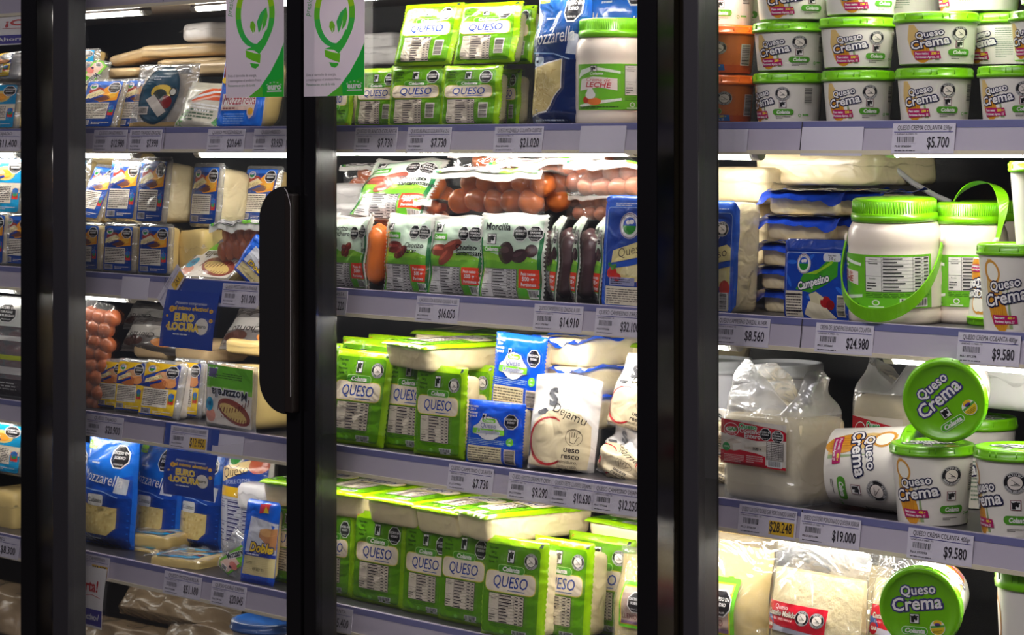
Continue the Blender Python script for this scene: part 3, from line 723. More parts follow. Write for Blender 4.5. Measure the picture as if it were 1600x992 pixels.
def art_zcampesino():
    A = Art(140, 110)
    A.rect(2, 2, 136, 92, (18, 50, 140), 1)
    A.rrect(6, 0, 128, 92, 4, (170, 190, 230), 2); A.rrect(7, 0, 126, 91, 4, (22, 64, 168), 3)
    for k, (x, y) in enumerate(((20, 78), (56, 84), (90, 70), (120, 84), (14, 52), (118, 40), (60, 30))): A.ell(x, y, 10, 3, (40, 100, 210), 4, 12, 30 * k)
    A.poly([(28, 40), (44, 62), (70, 66), (96, 84), (112, 84), (112, 60), (90, 48), (60, 36)], (60, 150, 36), 5); A.poly([(48, 62), (80, 70), (108, 86), (100, 76), (70, 62)], (150, 200, 40), 6)
    logo(A, 44, 76, 14, 6); A.text('Campesino', 66, 46, 11, WHITE, 8, rot=13, bold=.03, out=(40, 50, 90), sx=.9)
    A.rrect(84, 80, 34, 11, 4, (206, 204, 214), 6); A.text('Peso neto:', 101, 87, 2.6, INK, 7); A.text('240 g', 101, 82, 4, INK, 7)
    A.rect(6, 2, 36, 36, (222, 210, 190), 5); A.fine(8, 4, 32, 32, 8, (70, 60, 66), 6, 3, .45); A.rect(6, 32, 36, 1.4, INK, 7); A.rect(6, 10, 36, 1.4, INK, 7)
    A.poly([(46, 6), (56, 24), (84, 28), (92, 16), (110, 2), (60, 0)], (224, 212, 184), 5); A.poly([(56, 34), (70, 38), (86, 30), (80, 20), (60, 24)], (206, 194, 160), 6); A.ell(90, 24, 11, 8, (160, 24, 30), 6); A.ell(100, 20, 8, 7, (130, 20, 26), 7)
    A.barcode(112, 4, 16, 30, 5, 8, (220, 210, 190), True)
    return A
tray('zcampesino', 'cheese_pack', .140, .110, .040, art_zcampesino(), (24, 66, 170), m=(.016, .016, .006, .008), zig=0, seed=25.0, round_=.006, taper=.25, bulge=.002, r=.016, crumple=.0015)

def art_sausage(v):
    """white header bag fronts. v: 0 round sausages, 1 smoked, 2 long sausages, 3 dark sausages"""
    W = 110; A = Art(W, 130); titles = [('Chorizo', 'Ranchero'), ('Chorizo', 'Starter'), ('Chorizo', 'Santarrosano'), ('Morcilla', '')]
    A.rect(5, 2, W - 10, 118, (206, 226, 206), 1); A.rect(5, 2, W - 10, 56, (110, 176, 50), 2); A.poly([(5, 58), (5, 74), (40, 66), (75, 70), (W - 5, 60), (W - 5, 56), (5, 56)], (140, 200, 60), 2)
    A.rect(3, 2, 3, 90, (20, 120, 60), 3); A.rect(W - 8, 2, 5, 100, (20, 110, 60), 3); A.rect(9, 2, 60, 44, (206, 204, 204), 3)
    A.table(9, 2, 60, 44, 10, (214, 210, 210), (70, 66, 70), 4, .34, 6)
    A.rect(72, 18, 32, 28, (226, 62, 34), 3); A.text('Peso neto', 88, 37, 5, WHITE, 4, sx=.8, bold=.02); A.text('500 g', 88, 29, 6, WHITE, 4, bold=.03); A.text('Porciones', 88, 21, 5, WHITE, 4, sx=.8, bold=.02)
    A.rect(72, 6, 13, 11, (90, 190, 40), 4); A.barcode(87, 3, 17, 13, 4, 5)
    brown = [(126, 48, 40), (110, 44, 40), (150, 74, 60), (66, 46, 50)][v]
    sets = [[(50, 72, 8, 7), (62, 76, 8, 7), (56, 64, 9, 7), (46, 64, 7, 6)], [(30, 74, 20, 10), (48, 66, 18, 9)], [(28, 72, 22, 10), (52, 80, 20, 8), (40, 62, 18, 8)], [(52, 70, 13, 17), (74, 66, 14, 10), (92, 74, 10, 10)]][v]
    for i, (x, y, rx, ry) in enumerate(sets):
        A.ell(x, y, rx, ry, brown, 4, 18, 25 * i); A.ell(x - rx * .2, y + ry * .25, rx * .6, ry * .3, tuple(min(255, int(c * 1.35)) for c in brown), 5, 14, 25 * i)
    t = titles[v]
    if v == 0: A.text(t[0], 12, 104, 9, INK, 4, align='l', bold=.02); A.text(t[1], 12, 94, 9, INK, 4, align='l', bold=.02); A.cow(14, 74, 15, 15, 4); A.rect(8, 60, 24, 10, (96, 176, 40), 4)
    elif v == 3: A.text(t[0], 12, 104, 11, INK, 4, align='l', bold=.02, sx=.9); A.cow(16, 82, 18, 16, 4); A.rect(7, 70, 36, 9, (80, 170, 34), 4); A.text('Colanta', 25, 72, 6, WHITE, 5, bold=.04, shear=.15)
    else: A.cow(12, 102, 16, 15, 4); A.rrect(8, 88, 34, 11, 2, (80, 170, 34), 4); A.text('Colanta', 25, 90.5, 6, WHITE, 5, bold=.04, shear=.15); A.text(t[0], 58, 74, 8.5, INK, 6, align='l', bold=.02); A.text(t[1], 58, 65, 8.5, INK, 6, align='l', bold=.02, sx=.8)
    A.octagon(74, 100, 11, ('EXCESO EN', 'SODIO'), 6, 12); A.octagon(95, 100, 11, ('EXCESO EN', 'GRASAS', 'SATURADAS'), 6, 12)
    return A
def sausage_bag(key, v, mat, n=3, r=.017, w=.110, h=.130, seed=1.0, depth=2):
    root = empty('sausage_bag'); s = Sheet(w, h, .004, .0012, seed, .006, .02, 0.004, 20, 0, .0016, .006)
    part(s.mesh((236, 236, 230), wave=.012), 'header_film', FILMT, root, True); part(s.art(art_sausage(v)), 'label_print', FILM, root, True)
    for j in range(depth):
        for i in range(n):
            x = (i - (n - 1) / 2) * (w * .80 / n); y = r * 1.0 + .004 + j * r * 1.7
            part(sausage((x, y, .006 + .002 * ((i + j) % 3)), (x + .003 * math.sin(i + j), y + .002, h - .016 - .004 * ((i * 2 + j) % 3)), r, .0, 14, seed + i + j * 3, fat=.04), 'sausage', mat, root, True)
    PROTO[key] = root; DIM[key] = (w, h, .05); return root
sausage_bag('bag_cocktail', 0, M_SAUSO, 3, .018, seed=31.0)
sausage_bag('bag_smoked', 1, M_SAUSO, 3, .018, seed=32.5)
sausage_bag('bag_long', 2, M_SAUSO, 3, .018, seed=33.2)
sausage_bag('bag_dark', 3, M_SAUSD, 3, .018, seed=34.7)
sausage_bag('bag_dark_slim', 3, M_SAUSD, 2, .020, .070, .130, seed=35.3)
def link_bag(key, mat, n=6, rows=2, r=.017, v=2, seed=1.0, w=.19, d=.11, long=.98):
    """a bag lying flat: rows of short links showing at the front, the printed header film draped over the top and hanging a little"""
    root = empty('sausage_bag'); rn = random.Random(int(seed * 10)); hgt = 2 * r + (rows - 1) * r * 1.45
    for q in range(2):
        for j in range(rows):
            for i in range(n):
                x = (i - (n - 1) / 2 + (.25 if (j + q) % 2 else -.25)) * (w * .86 / n); z = r + j * r * 1.45 + rn.uniform(-.0015, .0015); y = r + .004 + q * r * 2.1 + (.006 if j else 0)
                L = w / n * .5 * long * rn.uniform(.95, 1.08); t = rn.uniform(-.35, .35); k = r * rn.uniform(.94, 1.08)
                part(sausage((x - L * math.cos(t), y - L * .3 * t, z - L * math.sin(t) * .5), (x + L * math.cos(t), y + L * .3 * t, z + L * math.sin(t) * .5), k, 0, 14, seed + i), 'sausage', mat, root, True)
    A = art_sausage(v); m = MB(); zt = hgt + .002; drop = .016
    def surf(u, t):                                   # t 0 = hanging front edge, 1 = back
        x = (u - .5) * (w + .012); s = t * (d + .03)
        y = -.003 + max(0.0, s - drop)
        z = zt - max(0.0, drop - s) * (.75 + .5 * nz(u * .2, seed, 0, 12)) - .018 * smooth01(.05, 1.0, y / d) + .004 * nz(x + seed, y, seed, 26) + .002 * nz(x, y + seed, 3, 60)
        if s < drop: y -= .004 * math.sin((drop - s) / drop * 1.5) + .003 * nz(x, seed, 1, 40)
        return (x, y, z)
    m.grid(surf, 40, 26, lin((238, 238, 234))); part(m, 'header_film', FILMT, root, True)
    part(A.mesh('print', lambda a, b, L: (lambda p: (p[0], p[1] - .0006 - EPS * L * .4, p[2] + .0007 + EPS * L))(surf(a / A.W, .06 + .88 * b / A.H)), 6.0), 'label_print', FILM, root, True)
    c = MB(); c.grid(lambda u, t: ((u - .5) * (w + .004), -.001 + .003 * nz(u * 3, t, seed, 3) + .004 * abs(2 * u - 1) ** 4, hgt * t), 30, 8); part(c, 'clear_film', CLEAR, root, True)
    PROTO[key] = root; DIM[key] = (w, hgt, d); return root
link_bag('links_round', M_SAUSO, 5, 2, .0175, v=2, seed=41.0)
link_bag('links_brown', M_SAUS, 6, 2, .0145, v=0, seed=42.0)
link_bag('links_pink', M_SAUSP, 5, 2, .0150, v=1, seed=43.0)

def art_jar():
    A = Art(330, 110); A.rect(0, 0, 330, 110, (112, 190, 40), 1)
    A.rect(0, 84, 96, 26, (104, 180, 40), 2)
    A.poly([(2, 74), (10, 96), (40, 104), (92, 92), (92, 86), (42, 96), (16, 84)], (236, 240, 230), 3)
    A.cow(34, 92, 14, 14, 4); A.text('Colanta', 46, 84, 6, WHITE, 4, shear=.2, bold=.03)
    A.poly([(8, 46), (12, 74), (40, 80), (86, 74), (86, 46), (50, 54)], (240, 224, 220), 3)
    A.text('Crema de', 48, 68, 8.5, (200, 40, 50), 4, rot=-3, shear=.25); A.text('LECHE', 48, 54, 12, (200, 40, 50), 4, rot=-3, shear=.15, bold=.02)
    A.ell(30, 24, 14, 10, (200, 40, 30), 3); A.ell(42, 20, 14, 9, (226, 120, 50), 4); A.ell(34, 36, 11, 10, (240, 236, 232), 4); A.ell(34, 46, 7, 6, (240, 236, 232), 5); A.poly([(6, 12), (50, 22), (94, 28), (94, 22), (50, 14), (10, 6)], (236, 240, 230), 3)
    A.fine(8, 2, 80, 7, 2, (30, 50, 20), 4, 3, .6)
    A.table(100, 34, 96, 72, 10, (232, 226, 222), (60, 60, 60), 2, .26, 7); A.fine(100, 22, 96, 10, 3, (60, 110, 30), 2, 8, .4)
    A.barcode(150, 3, 42, 18, 2, 6); A.ring(116, 12, 4, 6, WHITE, 2); A.rect(104, 2, 24, 3, (220, 236, 200), 2)
    A.rect(200, 0, 130, 110, (240, 226, 212), 2)
    return A
def jar(key, handle=None, name='screw_lid_jar', lidh=.030, r=.066, h=.185, turn=0):
    root = empty(name); hb = h - lidh
    prof = [(r * .90, .002), (r * .95, 0), (r, .006), (r, .018), (r * .985, .022), (r, .027), (r * .995, hb * .70), (r * .985, hb * .73), (r, hb * .76), (r * .995, hb * .83), (r * .97, hb * .90), (r * .90, hb * .965), (r * .84, hb * .985), (r * .84, hb)]
    m = MB(); m.lathe(prof, 56); part(m, 'jar_body', M_JAR, root, True)
    rl = r * .885; l = MB(); l.lathe([(rl * .9, hb - .003), (rl + .002, hb - .003), (rl + .0025, hb + .003), (rl + .002, hb + .008), (rl, hb + .0085), (rl - .0005, h - .002), (rl - .003, h), (rl * .4, h + .0003), (.0005, h + .0003)], 56)
    for k in range(90):
        a = 2 * math.pi * k / 90; l.tube([(rl * math.sin(a), -rl * math.cos(a), hb + .010), (rl * math.sin(a), -rl * math.cos(a), h - .003)], .0008, 4)
    part(l, 'screw_lid', M_GREEN, root, True)
    A = art_jar(); z0, z1 = hb * .17, hb * .68
    part(A.mesh('print', lambda u, v, L: (lambda a, rr: (rr * math.sin(a), -rr * math.cos(a), z0 + v / A.H * (z1 - z0)))((u - 60) / 330 * 4.9, r + .0006 + EPS * L), 5.0), 'label_print', TUBP, root, True)
    if handle:
        # strap from one side of the body round to the other, hanging in front (front) or raised over the top (up)
        k = MB(); n = 40; zb = hb * .80; vs, fs = [], []
        for i in range(n + 1):
            t = math.pi * i / n; s_, c_ = math.sin(t), math.cos(t); rr = r + .004
            if handle == 'front': p = Vector((rr * c_ * (1 + .10 * s_), -(rr * s_ * 1.22 + .002), zb - .105 * s_ ** .8)); wv = Vector((0, -.25 * s_, 1)).normalized() * (.0085 + .002 * s_)
            else: p = Vector((rr * c_ * (1 + .30 * s_), (.030) * s_, zb + .092 * s_ ** .8)); wv = Vector((c_ * .55, .75 * s_ + .2, -.25 * s_ + .85 * abs(c_) ** 3 + .05)).normalized() * .0095
            th = Vector((-c_, s_ * (1 if handle == 'front' else .2), 0)).normalized() * .0012
            for q in (p - wv - th, p + wv - th, p + wv + th, p - wv + th): vs.append(q)
        for i in range(n):
            for j in range(4): a, b = i * 4 + j, i * 4 + (j + 1) % 4; fs.append((a, b, b + 4, a + 4))
        fs += [(3, 2, 1, 0), tuple(n * 4 + q for q in range(4))]; k.add([Matrix.Rotation(R(turn), 3, 'Z') @ Vector(q) for q in vs], fs); part(k, 'strap_handle', M_GREEN, root)
        for s_ in (-1, 1):
            b = MB(); b.lathe([(.0085, 0), (.0085, .003), (.006, .0042), (.0005, .0045)], 20); b.v = [tuple(Matrix.Rotation(R(turn), 3, 'Z') @ Vector((s_ * (r + .003 + z), x, zb + y))) for x, y, z in b.v]; part(b, 'handle_button', M_JAR, root, True)
    PROTO[key] = root; DIM[key] = (2 * r, h, 0); return root
jar('jar_plain'); jar('jar_front', 'front', turn=53); jar('jar_up', 'up', turn=18)

def crema(A, x, y, s, L=4, rot=0, ink=NAVY):
    c_, s_ = math.cos(R(rot)), math.sin(R(rot))
    for word, dx, dy, h, sx in (('Queso', .1, .16, .30, .95), ('Crema', 0, -.30, .40, 1.0)):
        A.text(word, x + s * (dx * c_ - dy * s_), y + s * (dx * s_ + dy * c_), s * h, (246, 240, 240), L, rot=rot, bold=.02, out=ink, outw=.085, sx=sx, shear=.06)
def art_tub(v=0, tall=False):
    """wrap of a cream tub; 0 white with a green lid, 1 orange"""
    W, H = (2 * math.pi * 52, 62) if not tall else (2 * math.pi * 57, 106); A = Art(W, H); c = W / 2; k = H / 62 if not tall else 1.45
    wall = (236, 228, 220) if v == 0 else (214, 116, 50)
    A.rect(0, -3, W, H + 5, wall, 0)
    if v == 0:
        for q in range(-1, 2):
            x = c - 48 * (1.1 if tall else 1) + q * W / 2.0
            A.poly([(x - 6, H * .98), (x - 10, H * .6), (x - 4, H * .2), (x + 8, 2), (x + 26 * (1.2 if tall else 1), 2), (x + 20, H * .5), (x + 2, H * .98)], (226, 190, 120), 1)
            A.ell(x + 10, H * .26, 13 * (1.2 if tall else 1), H * .3, (222, 152, 40), 2, 20, 18)
            if tall: A.ell(x + 2, H * .80, 14, 18, (214, 150, 60), 2, 20, 20); A.ell(x + 3, H * .80, 10, 14, (244, 238, 226), 3, 20, 20)
            for j in range(5): A.line([(x + 4 + j * 4, 4), (x + 2 + j * 4, H * .44)], .8, (196, 120, 30), 3)
            A.poly([(x + 30, 2), (x + 36, 2), (x + 26, H * .7)], (150, 170, 120), 1)
            s = 34 if not tall else 45
            crema(A, x + 21, H * (.56 if not tall else .50), s, 5, 12)
            fl = (186, 20, 100); y0 = 3 if not tall else 8
            A.poly([(x + 2, y0), (x + 38 * (1.15 if tall else 1), y0 + 2), (x + 36 * (1.15 if tall else 1), y0 + 14), (x, y0 + 14)], fl, 6)
            A.text('Peso neto:', x + 12 * (1.1 if tall else 1), y0 + 8.4, 3.9, WHITE, 7, sx=.8, bold=.03); A.text('400 g' if tall else '230 g', x + 30 * (1.1 if tall else 1), y0 + 8.4, 3.9, (250, 226, 60), 7, sx=.85, bold=.04)
            A.text('Porciones: Aprox. ' + ('27' if tall else '15'), x + 19 * (1.15 if tall else 1), y0 + 2.6, 3.7, WHITE, 7, sx=.72, bold=.03)
            if q == 1: A.fine(x + 48, 8, 26, H * .8, 14, (130, 150, 130), 2, 5, .4)
        X = c + (16 if not tall else 24)
        A.seal(X, H * .74, 12 if not tall else 16, 4); A.cow(X - 6 * (1.1 if tall else 1), H * .36, 12 if not tall else 15, 12 if not tall else 15, 4, (120, 30, 50)); A.pill(X - 16, H * .17, 33 if not tall else 38, 9 if not tall else 11, (84, 160, 40), 4, line=(84, 160, 40))
        A.fine(X - 12, H * .06, 24, 5, 2, (70, 64, 60), 4, 4, .4)
        A.barcode(X + 34, H * .46, 17, H * .46, 4, 6, wall, True); A.fine(X + 33, H * .13, 22, 4, 1, (96, 180, 60), 4, 3, .7); A.ring(X + 28, H * .15, 1.6, 2.6, (96, 180, 60), 4)
    else:
        A.rect(0, -3, W, 14, (196, 84, 36), 1)
        for q in range(90): rn = random.Random(q); A.ell(rn.uniform(0, W), rn.uniform(0, H), rn.uniform(.6, 1.6), rn.uniform(.6, 1.4), rn.choice(((190, 84, 30), (230, 150, 60), (200, 100, 40))), 1, 6)
        X = c + 6
        A.seal(X - 2, H * .66, 12, 4); A.cow(X - 26, H * .42, 12, 14, 4); A.pill(X - 36, H * .22, 30, 9, (110, 150, 30), 4); A.poly([(X - 40, 1), (X + 8, 1), (X + 6, 12), (X - 40, 12)], (30, 110, 190), 4)
        A.text('Peso neto:', X - 24, 7.4, 3.8, WHITE, 5, sx=.8, bold=.03); A.text('200 g', X - 4, 7.4, 3.8, (250, 226, 60), 5, sx=.85, bold=.04); A.text('Porciones: Aprox. 13', X - 18, 2.2, 3.6, WHITE, 5, sx=.72, bold=.03)
        A.barcode(X + 32, H * .16, 20, H * .62, 4, 6, WHITE, True)
    return A
def art_lid(rot=0):
    A = Art(100, 100)                 # drawn about 0,0, radius 50
    crema(A, -8 if rot == 0 else -6, 12, 46, 2, 8, (70, 60, 130) if rot else NAVY)
    A.cow(-15, -22, 14, 14, 2); A.rrect(-27, -38, 38, 11.5, 5.5, (230, 244, 220), 1); A.rrect(-26.2, -37.2, 36.4, 9.9, 5, (80, 176, 24), 2); A.text('Colanta', -8, -35.4, 6.4, WHITE, 3, shear=.2, bold=.05)
    A.ell(25, -26, 11, 11, (244, 244, 236), 2); A.ell(25, -26, 10, 10, (240, 206, 40), 3, 24, 0, 190, 370); A.ell(25, -19, 6, 4, (246, 196, 40), 3); A.ell(25, -21.5, 4.5, 2.5, (90, 60, 150), 4); A.poly([(15, -24), (35, -21), (35, -24), (15, -27)], (90, 170, 60), 4); A.fine(18, -34, 14, 6, 3, (120, 96, 30), 4, 3, .4)
    return A
tub('tub', 'cream_tub', .0545, .0490, .078, art_tub(0), M_GREEN)
tub('tub_orange', 'cream_tub', .0545, .0490, .078, art_tub(1), M_ORANGE, wallcol=(214, 116, 50))
tub('tub_tall', 'cream_tub', .0600, .0510, .122, art_tub(0, True), M_GREEN, lidart=art_lid())
tub('tub_face', 'cream_tub', .0600, .0510, .122, art_tub(0, True), M_GREEN, lidart=art_lid(1))
def art_mozz(v=0):
    """blue pouch with a window of cheese; 0 cubes, 1 grated with slanted window"""
    A = Art(110, 190); k_ = 1 if v == 0 else .62; D_ = lambda c: tuple(int(q * k_) for q in c); A.rect(3, 0, 104, 186, D_((22, 110, 220)), 1)
    A.poly([(3, 90), (107, 90), (107, 0), (3, 0)], D_((14, 58, 150)), 2); A.poly([(3, 120), (60, 112), (107, 128), (107, 88), (3, 88)], D_((16, 76, 186)), 3)
    A.rrect(6, 166, 26, 14, 3, (150, 210, 40), 3); A.text('Colanta', 19, 170, 5, WHITE, 4, shear=.15)
    A.fine(30, 142, 36, 4, 1, (230, 236, 250), 3, 3, .6)
    A.text('Mozzarella', 50, 110, 20, WHITE, 5, rot=-6 if v == 0 else 4, shear=.2, bold=.0, sx=.72)
    A.poly([(80, 96), (100, 94), (104, 120), (86, 124)], (206, 210, 224), 4)
    A.line([(8, 98), (56, 96), (88, 88)], 1.6, (150, 180, 230), 4)
    A.octagon(84, 158, 17, ry=20, L=4)
    if v == 0:
        A.rrect(26, 70, 34, 20, 4, (226, 224, 224), 4); A.text('Cubitos', 43, 76, 8, INK, 5, sx=.85)
        A.poly([(3, 22), (3, 72), (88, 70), (88, 36), (74, 22)], (224, 198, 130), 3)
        rn = random.Random(4)
        for q in range(70): A.ell(rn.uniform(8, 80), rn.uniform(26, 66), rn.uniform(2, 4), rn.uniform(1.4, 3), rn.choice(((236, 214, 150), (208, 178, 108), (228, 204, 140))), 4, 6, rn.uniform(0, 90))
        A.text('VEN. 16/10/23', 24, 54, 4.4, (60, 50, 40), 6, sx=.8); A.fine(10, 8, 50, 10, 2, (200, 214, 240), 3, 4, .5)
    else:
        A.poly([(6, 12), (12, 78), (74, 90), (74, 50), (44, 18)], WHITE, 3); A.poly([(7.5, 14), (13, 76), (72.5, 88), (72.5, 50), (43, 20)], (214, 192, 130), 4)
        rn = random.Random(7)
        for q in range(80):
            x, y = rn.uniform(14, 60), rn.uniform(22, 74)
            if y > 20 + (x - 43) * 1.05: A.rect(x, y, 7, 1.1, rn.choice(((234, 214, 160), (190, 164, 104))), 5, rn.uniform(0, 180))
        A.rrect(14, 80, 24, 12, 3, (200, 214, 230), 4); A.fine(17, 83, 18, 5, 1, NAVY, 5, 3, .7)
        A.fine(12, 2, 60, 8, 2, (200, 214, 240), 3, 4, .5); A.text('15 JUN', 22, 44, 5, (70, 60, 40), 6, rot=60)
    return A
pouch('mozz', 'cheese_pouch', .110, .190, .026, art_mozz(0), (22, 104, 214), seed=51.0, seal_t=.12, seal_b=.05, crumple=.003)
pouch('mozz_grated', 'cheese_pouch', .110, .220, .022, art_mozz(1), (16, 60, 140), seed=52.0, seal_t=.16, seal_b=.05, crumple=.005)
def art_mozzrigid():
    A = Art(110, 130); A.rrect(2, 0, 106, 126, 8, (16, 104, 220), 1)
    A.poly([(14, 54), (96, 54), (96, 40), (80, 32), (14, 32)], (226, 210, 200), 3); A.text('Mozzarella', 56, 37, 16, (170, 20, 50), 4, shear=.2, rot=0, sx=.80, out=WHITE); A.rect(14, 28, 78, 6, (220, 190, 180), 4); A.fine(18, 29, 60, 4, 1, (120, 60, 60), 5, 3, .6)
    A.poly([(78, 36), (96, 36), (94, 20), (86, 14), (79, 22)], (226, 200, 190), 5); A.ell(87, 26, 6, 6, (230, 170, 40), 6)
    A.fine(22, 6, 50, 18, 5, (120, 170, 240), 3, 6, .45); A.ell(20, 92, 12, 26, (120, 20, 30), 2); A.ell(14, 76, 8, 5, (240, 200, 60), 3)
    A.rect(14, 72, 82, 50, (60, 130, 226), 2); A.ell(56, 98, 30, 18, (240, 214, 150), 3)
    return A
tray('mozz_rigid', 'cheese_pack', .100, .130, .070, art_mozzrigid(), (20, 110, 226), M_CHEESE2, m=(.004, .006, .004, .006), zig=0, seed=55.0, round_=.008, r=.022, taper=.12)
def art_mozzgreen():
    A = Art(120, 120); A.rect(4, 6, 108, 106, (236, 226, 214), 1); A.rect(4, 6, 108, 40, (104, 186, 40), 2); A.poly([(4, 46), (4, 54), (112, 48), (112, 44), (4, 44)], (150, 210, 80), 2)
    A.text('Mozzarella', 56, 48, 16, (30, 40, 60), 4, sx=.86, bold=.03, out=WHITE); A.fine(28, 18, 70, 12, 3, (70, 120, 30), 3, 5, .5); A.rect(88, 12, 20, 16, (90, 80, 120), 3); A.rrect(86, 10, 24, 20, 1, WHITE, 2)
    A.ell(44, 86, 40, 20, (150, 70, 60), 2, 24, 160); A.ell(46, 88, 33, 12, (232, 196, 120), 3, 24, 160)
    for q in range(11): A.line([(10 + q * 7, 70 + q * 1.6 - (q - 5) ** 2 * .4), (12 + q * 7, 80 + q * 1.4 - (q - 5) ** 2 * .3)], 1.8, (110, 40, 40), 4); A.line([(12 + q * 6, 98 - q * 0.2), (14 + q * 6, 106 - q * 0.8)], 1.6, (120, 46, 44), 4)
    A.ell(104, 78, 9, 13, (30, 150, 190), 4); A.text('35', 104, 74, 6, (20, 50, 120), 5, bold=.03); A.ell(100, 98, 12, 12, (222, 150, 130), 3)
    return A
tray('mozz_green', 'cheese_pack', .120, .120, .10, art_mozzgreen(), (230, 230, 228), M_CHEESE2, m=(.004, .004, .004, .004), zig=0, seed=56.0, sheet_clear=HAZE, r=.018, taper=.06, crumple=.002)
def art_wedge():
    A = Art(60, 110); A.poly([(4, 14), (16, 2), (30, 2), (58, 84), (50, 106), (36, 108)], (110, 190, 50), 1); A.poly([(8, 16), (18, 6), (28, 6), (42, 50), (26, 56)], (226, 190, 176), 2); A.ell(36, 96, 9, 7, (40, 90, 190), 3)
    A.text('Mozzarella', 34, 62, 11, (30, 36, 60), 4, rot=62, out=WHITE, sx=.8, bold=.03); A.barcode(14, 8, 12, 12, 3, 4); A.ell(34, 34, 8, 9, (210, 120, 110), 3); A.ell(30, 26, 3, 3, (60, 30, 60), 4); return A
tray('wedge', 'cheese_pack', .060, .110, .045, art_wedge(), (230, 232, 228), M_CHEESE, m=(.012, .008, .012, .012), zig=0, seed=57.0, sheet_clear=HAZE, r=.02, taper=.05)
def art_doble():
    A = Art(70, 140); A.rrect(0, 0, 70, 140, 8, (18, 100, 224), 1); A.poly([(8, 14), (18, 112), (70, 104), (70, 14)], (214, 214, 224), 2); A.poly([(8, 14), (12, 50), (70, 50), (70, 14)], (232, 214, 160), 3); A.rect(2, 0, 68, 12, (20, 70, 190), 3)
    A.poly([(34, 118), (52, 122), (54, 136), (34, 134)], (210, 50, 40), 4); A.poly([(42, 120), (54, 120), (46, 132)], (230, 210, 50), 5)
    A.poly([(40, 92), (70, 96), (70, 60), (58, 66), (38, 80)], (204, 140, 90), 4); A.ell(54, 88, 14, 7, (226, 170, 110), 5)
    A.rect(12, 46, 58, 6, (30, 60, 170), 5); A.fine(16, 47, 50, 4, 1, WHITE, 6, 3, .5); A.text('Doble', 44, 54, 15, (250, 206, 30), 7, shear=.2, out=(30, 50, 120), bold=.04, sx=.82)
    for q in range(10): A.line([(10, 18 + q * 3), (68, 20 + q * 3)], .6, (216, 196, 130), 4)
    A.text('LOTE', 22, 32, 4, INK, 5); A.text('07 SEP 23', 42, 22, 5, (60, 60, 60), 5, sx=.8); return A
tray('doble', 'cheese_pack', .080, .150, .030, art_doble(), (20, 104, 226), M_CHEESE2, m=(.010, .010, .006, .008), zig=0, seed=58.0, round_=.008)
def art_quesobag():
    A = Art(100, 170); A.rect(3, 0, 94, 165, (206, 204, 210), 1); A.rect(3, 100, 94, 62, (30, 70, 160), 2); A.rect(3, 92, 94, 14, (240, 190, 40), 3); logo(A, 40, 148, 17, 4)
    A.poly([(10, 112), (16, 132), (70, 146), (72, 132), (20, 112)], (242, 212, 150), 5); A.text('Queso', 46, 122, 14, (50, 36, 50), 6, rot=12, shear=.15, bold=-.01); A.text('DOBLE CREMA', 52, 112, 6, (200, 206, 226), 6, rot=8, sx=.9); A.ell(84, 140, 14, 12, (190, 90, 60), 5)
    A.table(8, 30, 76, 58, 10, (206, 206, 216), (70, 70, 130), 2, .3, 5); return A
pouch('quesobag', 'cheese_pouch', .100, .170, .030, art_quesobag(), (200, 196, 190), seed=59.0, mat=FILM)

# crumpled white bags with a window of fresh cheese
def art_dejamu():
    A = Art(110, 150); CR = (234, 216, 180)
    A.poly([(4, 8), (2, 40), (14, 76), (30, 92), (60, 100), (88, 94), (104, 78), (106, 40), (104, 10), (60, 4)], CR, 1)
    A.text('S', 40, 104, 24, (90, 90, 96), 3, rot=14, bold=.05, sx=.9); A.poly([(16, 92), (28, 98), (34, 94), (30, 88), (18, 88)], (90, 90, 96), 3); A.fine(52, 118, 34, 8, 3, (206, 206, 210), 2, 4, .5)
    A.text('Dejamu', 68, 86, 14, (44, 40, 40), 4, rot=-16, sx=.95, bold=-.006)
    rn = random.Random(3)
    for q in range(46):
        a = R(62 + q * 5.4); a2 = R(62 + (q + 1) * 5.4); w = 2.3 * (.6 + .6 * math.sin(q / 46 * math.pi)) * rn.uniform(.8, 1.2) * (1.25 if q > 22 else 1)
        A.line([(42 + 33 * math.cos(a), 48 + 36 * math.sin(a)), (42 + 33 * math.cos(a2), 48 + 36 * math.sin(a2))], w * 1.5, (190, 30, 44), 3)
    A.ring(82, 58, 12.2, 12.8, (90, 80, 70), 3); A.text('Moldeado', 82, 68.5, 3.6, (80, 70, 60), 4, arc=12)
    for q in range(4): A.line([(76 + q * 3.2, 58), (75 + q * 3.8, 67 - abs(q - 1.5) * 1.2)], .8, (90, 80, 70), 3)
    A.line([(86, 56), (90, 60)], .8, (90, 80, 70), 3); A.line([(76, 58), (77, 50), (84, 49), (87, 57)], .8, (90, 80, 70), 3)
    A.text('ueso', 81, 35, 9, (56, 46, 46), 4, bold=.02, align='c'); A.text('resco', 80, 25, 8.5, (56, 46, 46), 4, bold=.02); A.text('semiduro,', 76, 17, 6, (80, 70, 64), 4, sx=.9); A.text('semigraso.', 76, 10, 6, (80, 70, 64), 4, sx=.85)
    A.poly([(54, 0), (58, 8), (84, 8), (96, 6), (98, -2)], (60, 56, 60), 3); A.poly([(4, 20), (7, 60), (10, 62), (8, 20)], (80, 84, 70), 2)
    return A
pouch('dejamu', 'cheese_bag', .110, .150, .030, art_dejamu(), (242, 238, 236), seed=61.0, seal_t=.22, seal_b=.03, crumple=.006, px=3.0, top=lambda u: .05 * math.sin(u * 3), mat=FILM)
pouch('dejamu_crumpled', 'cheese_bag', .110, .150, .034, art_dejamu(), (242, 238, 236), seed=67.0, seal_t=.26, seal_b=.08, crumple=.016, px=2.6, top=lambda u: -.10 * u + .06 * math.sin(u * 5), mat=FILM, freq=24)

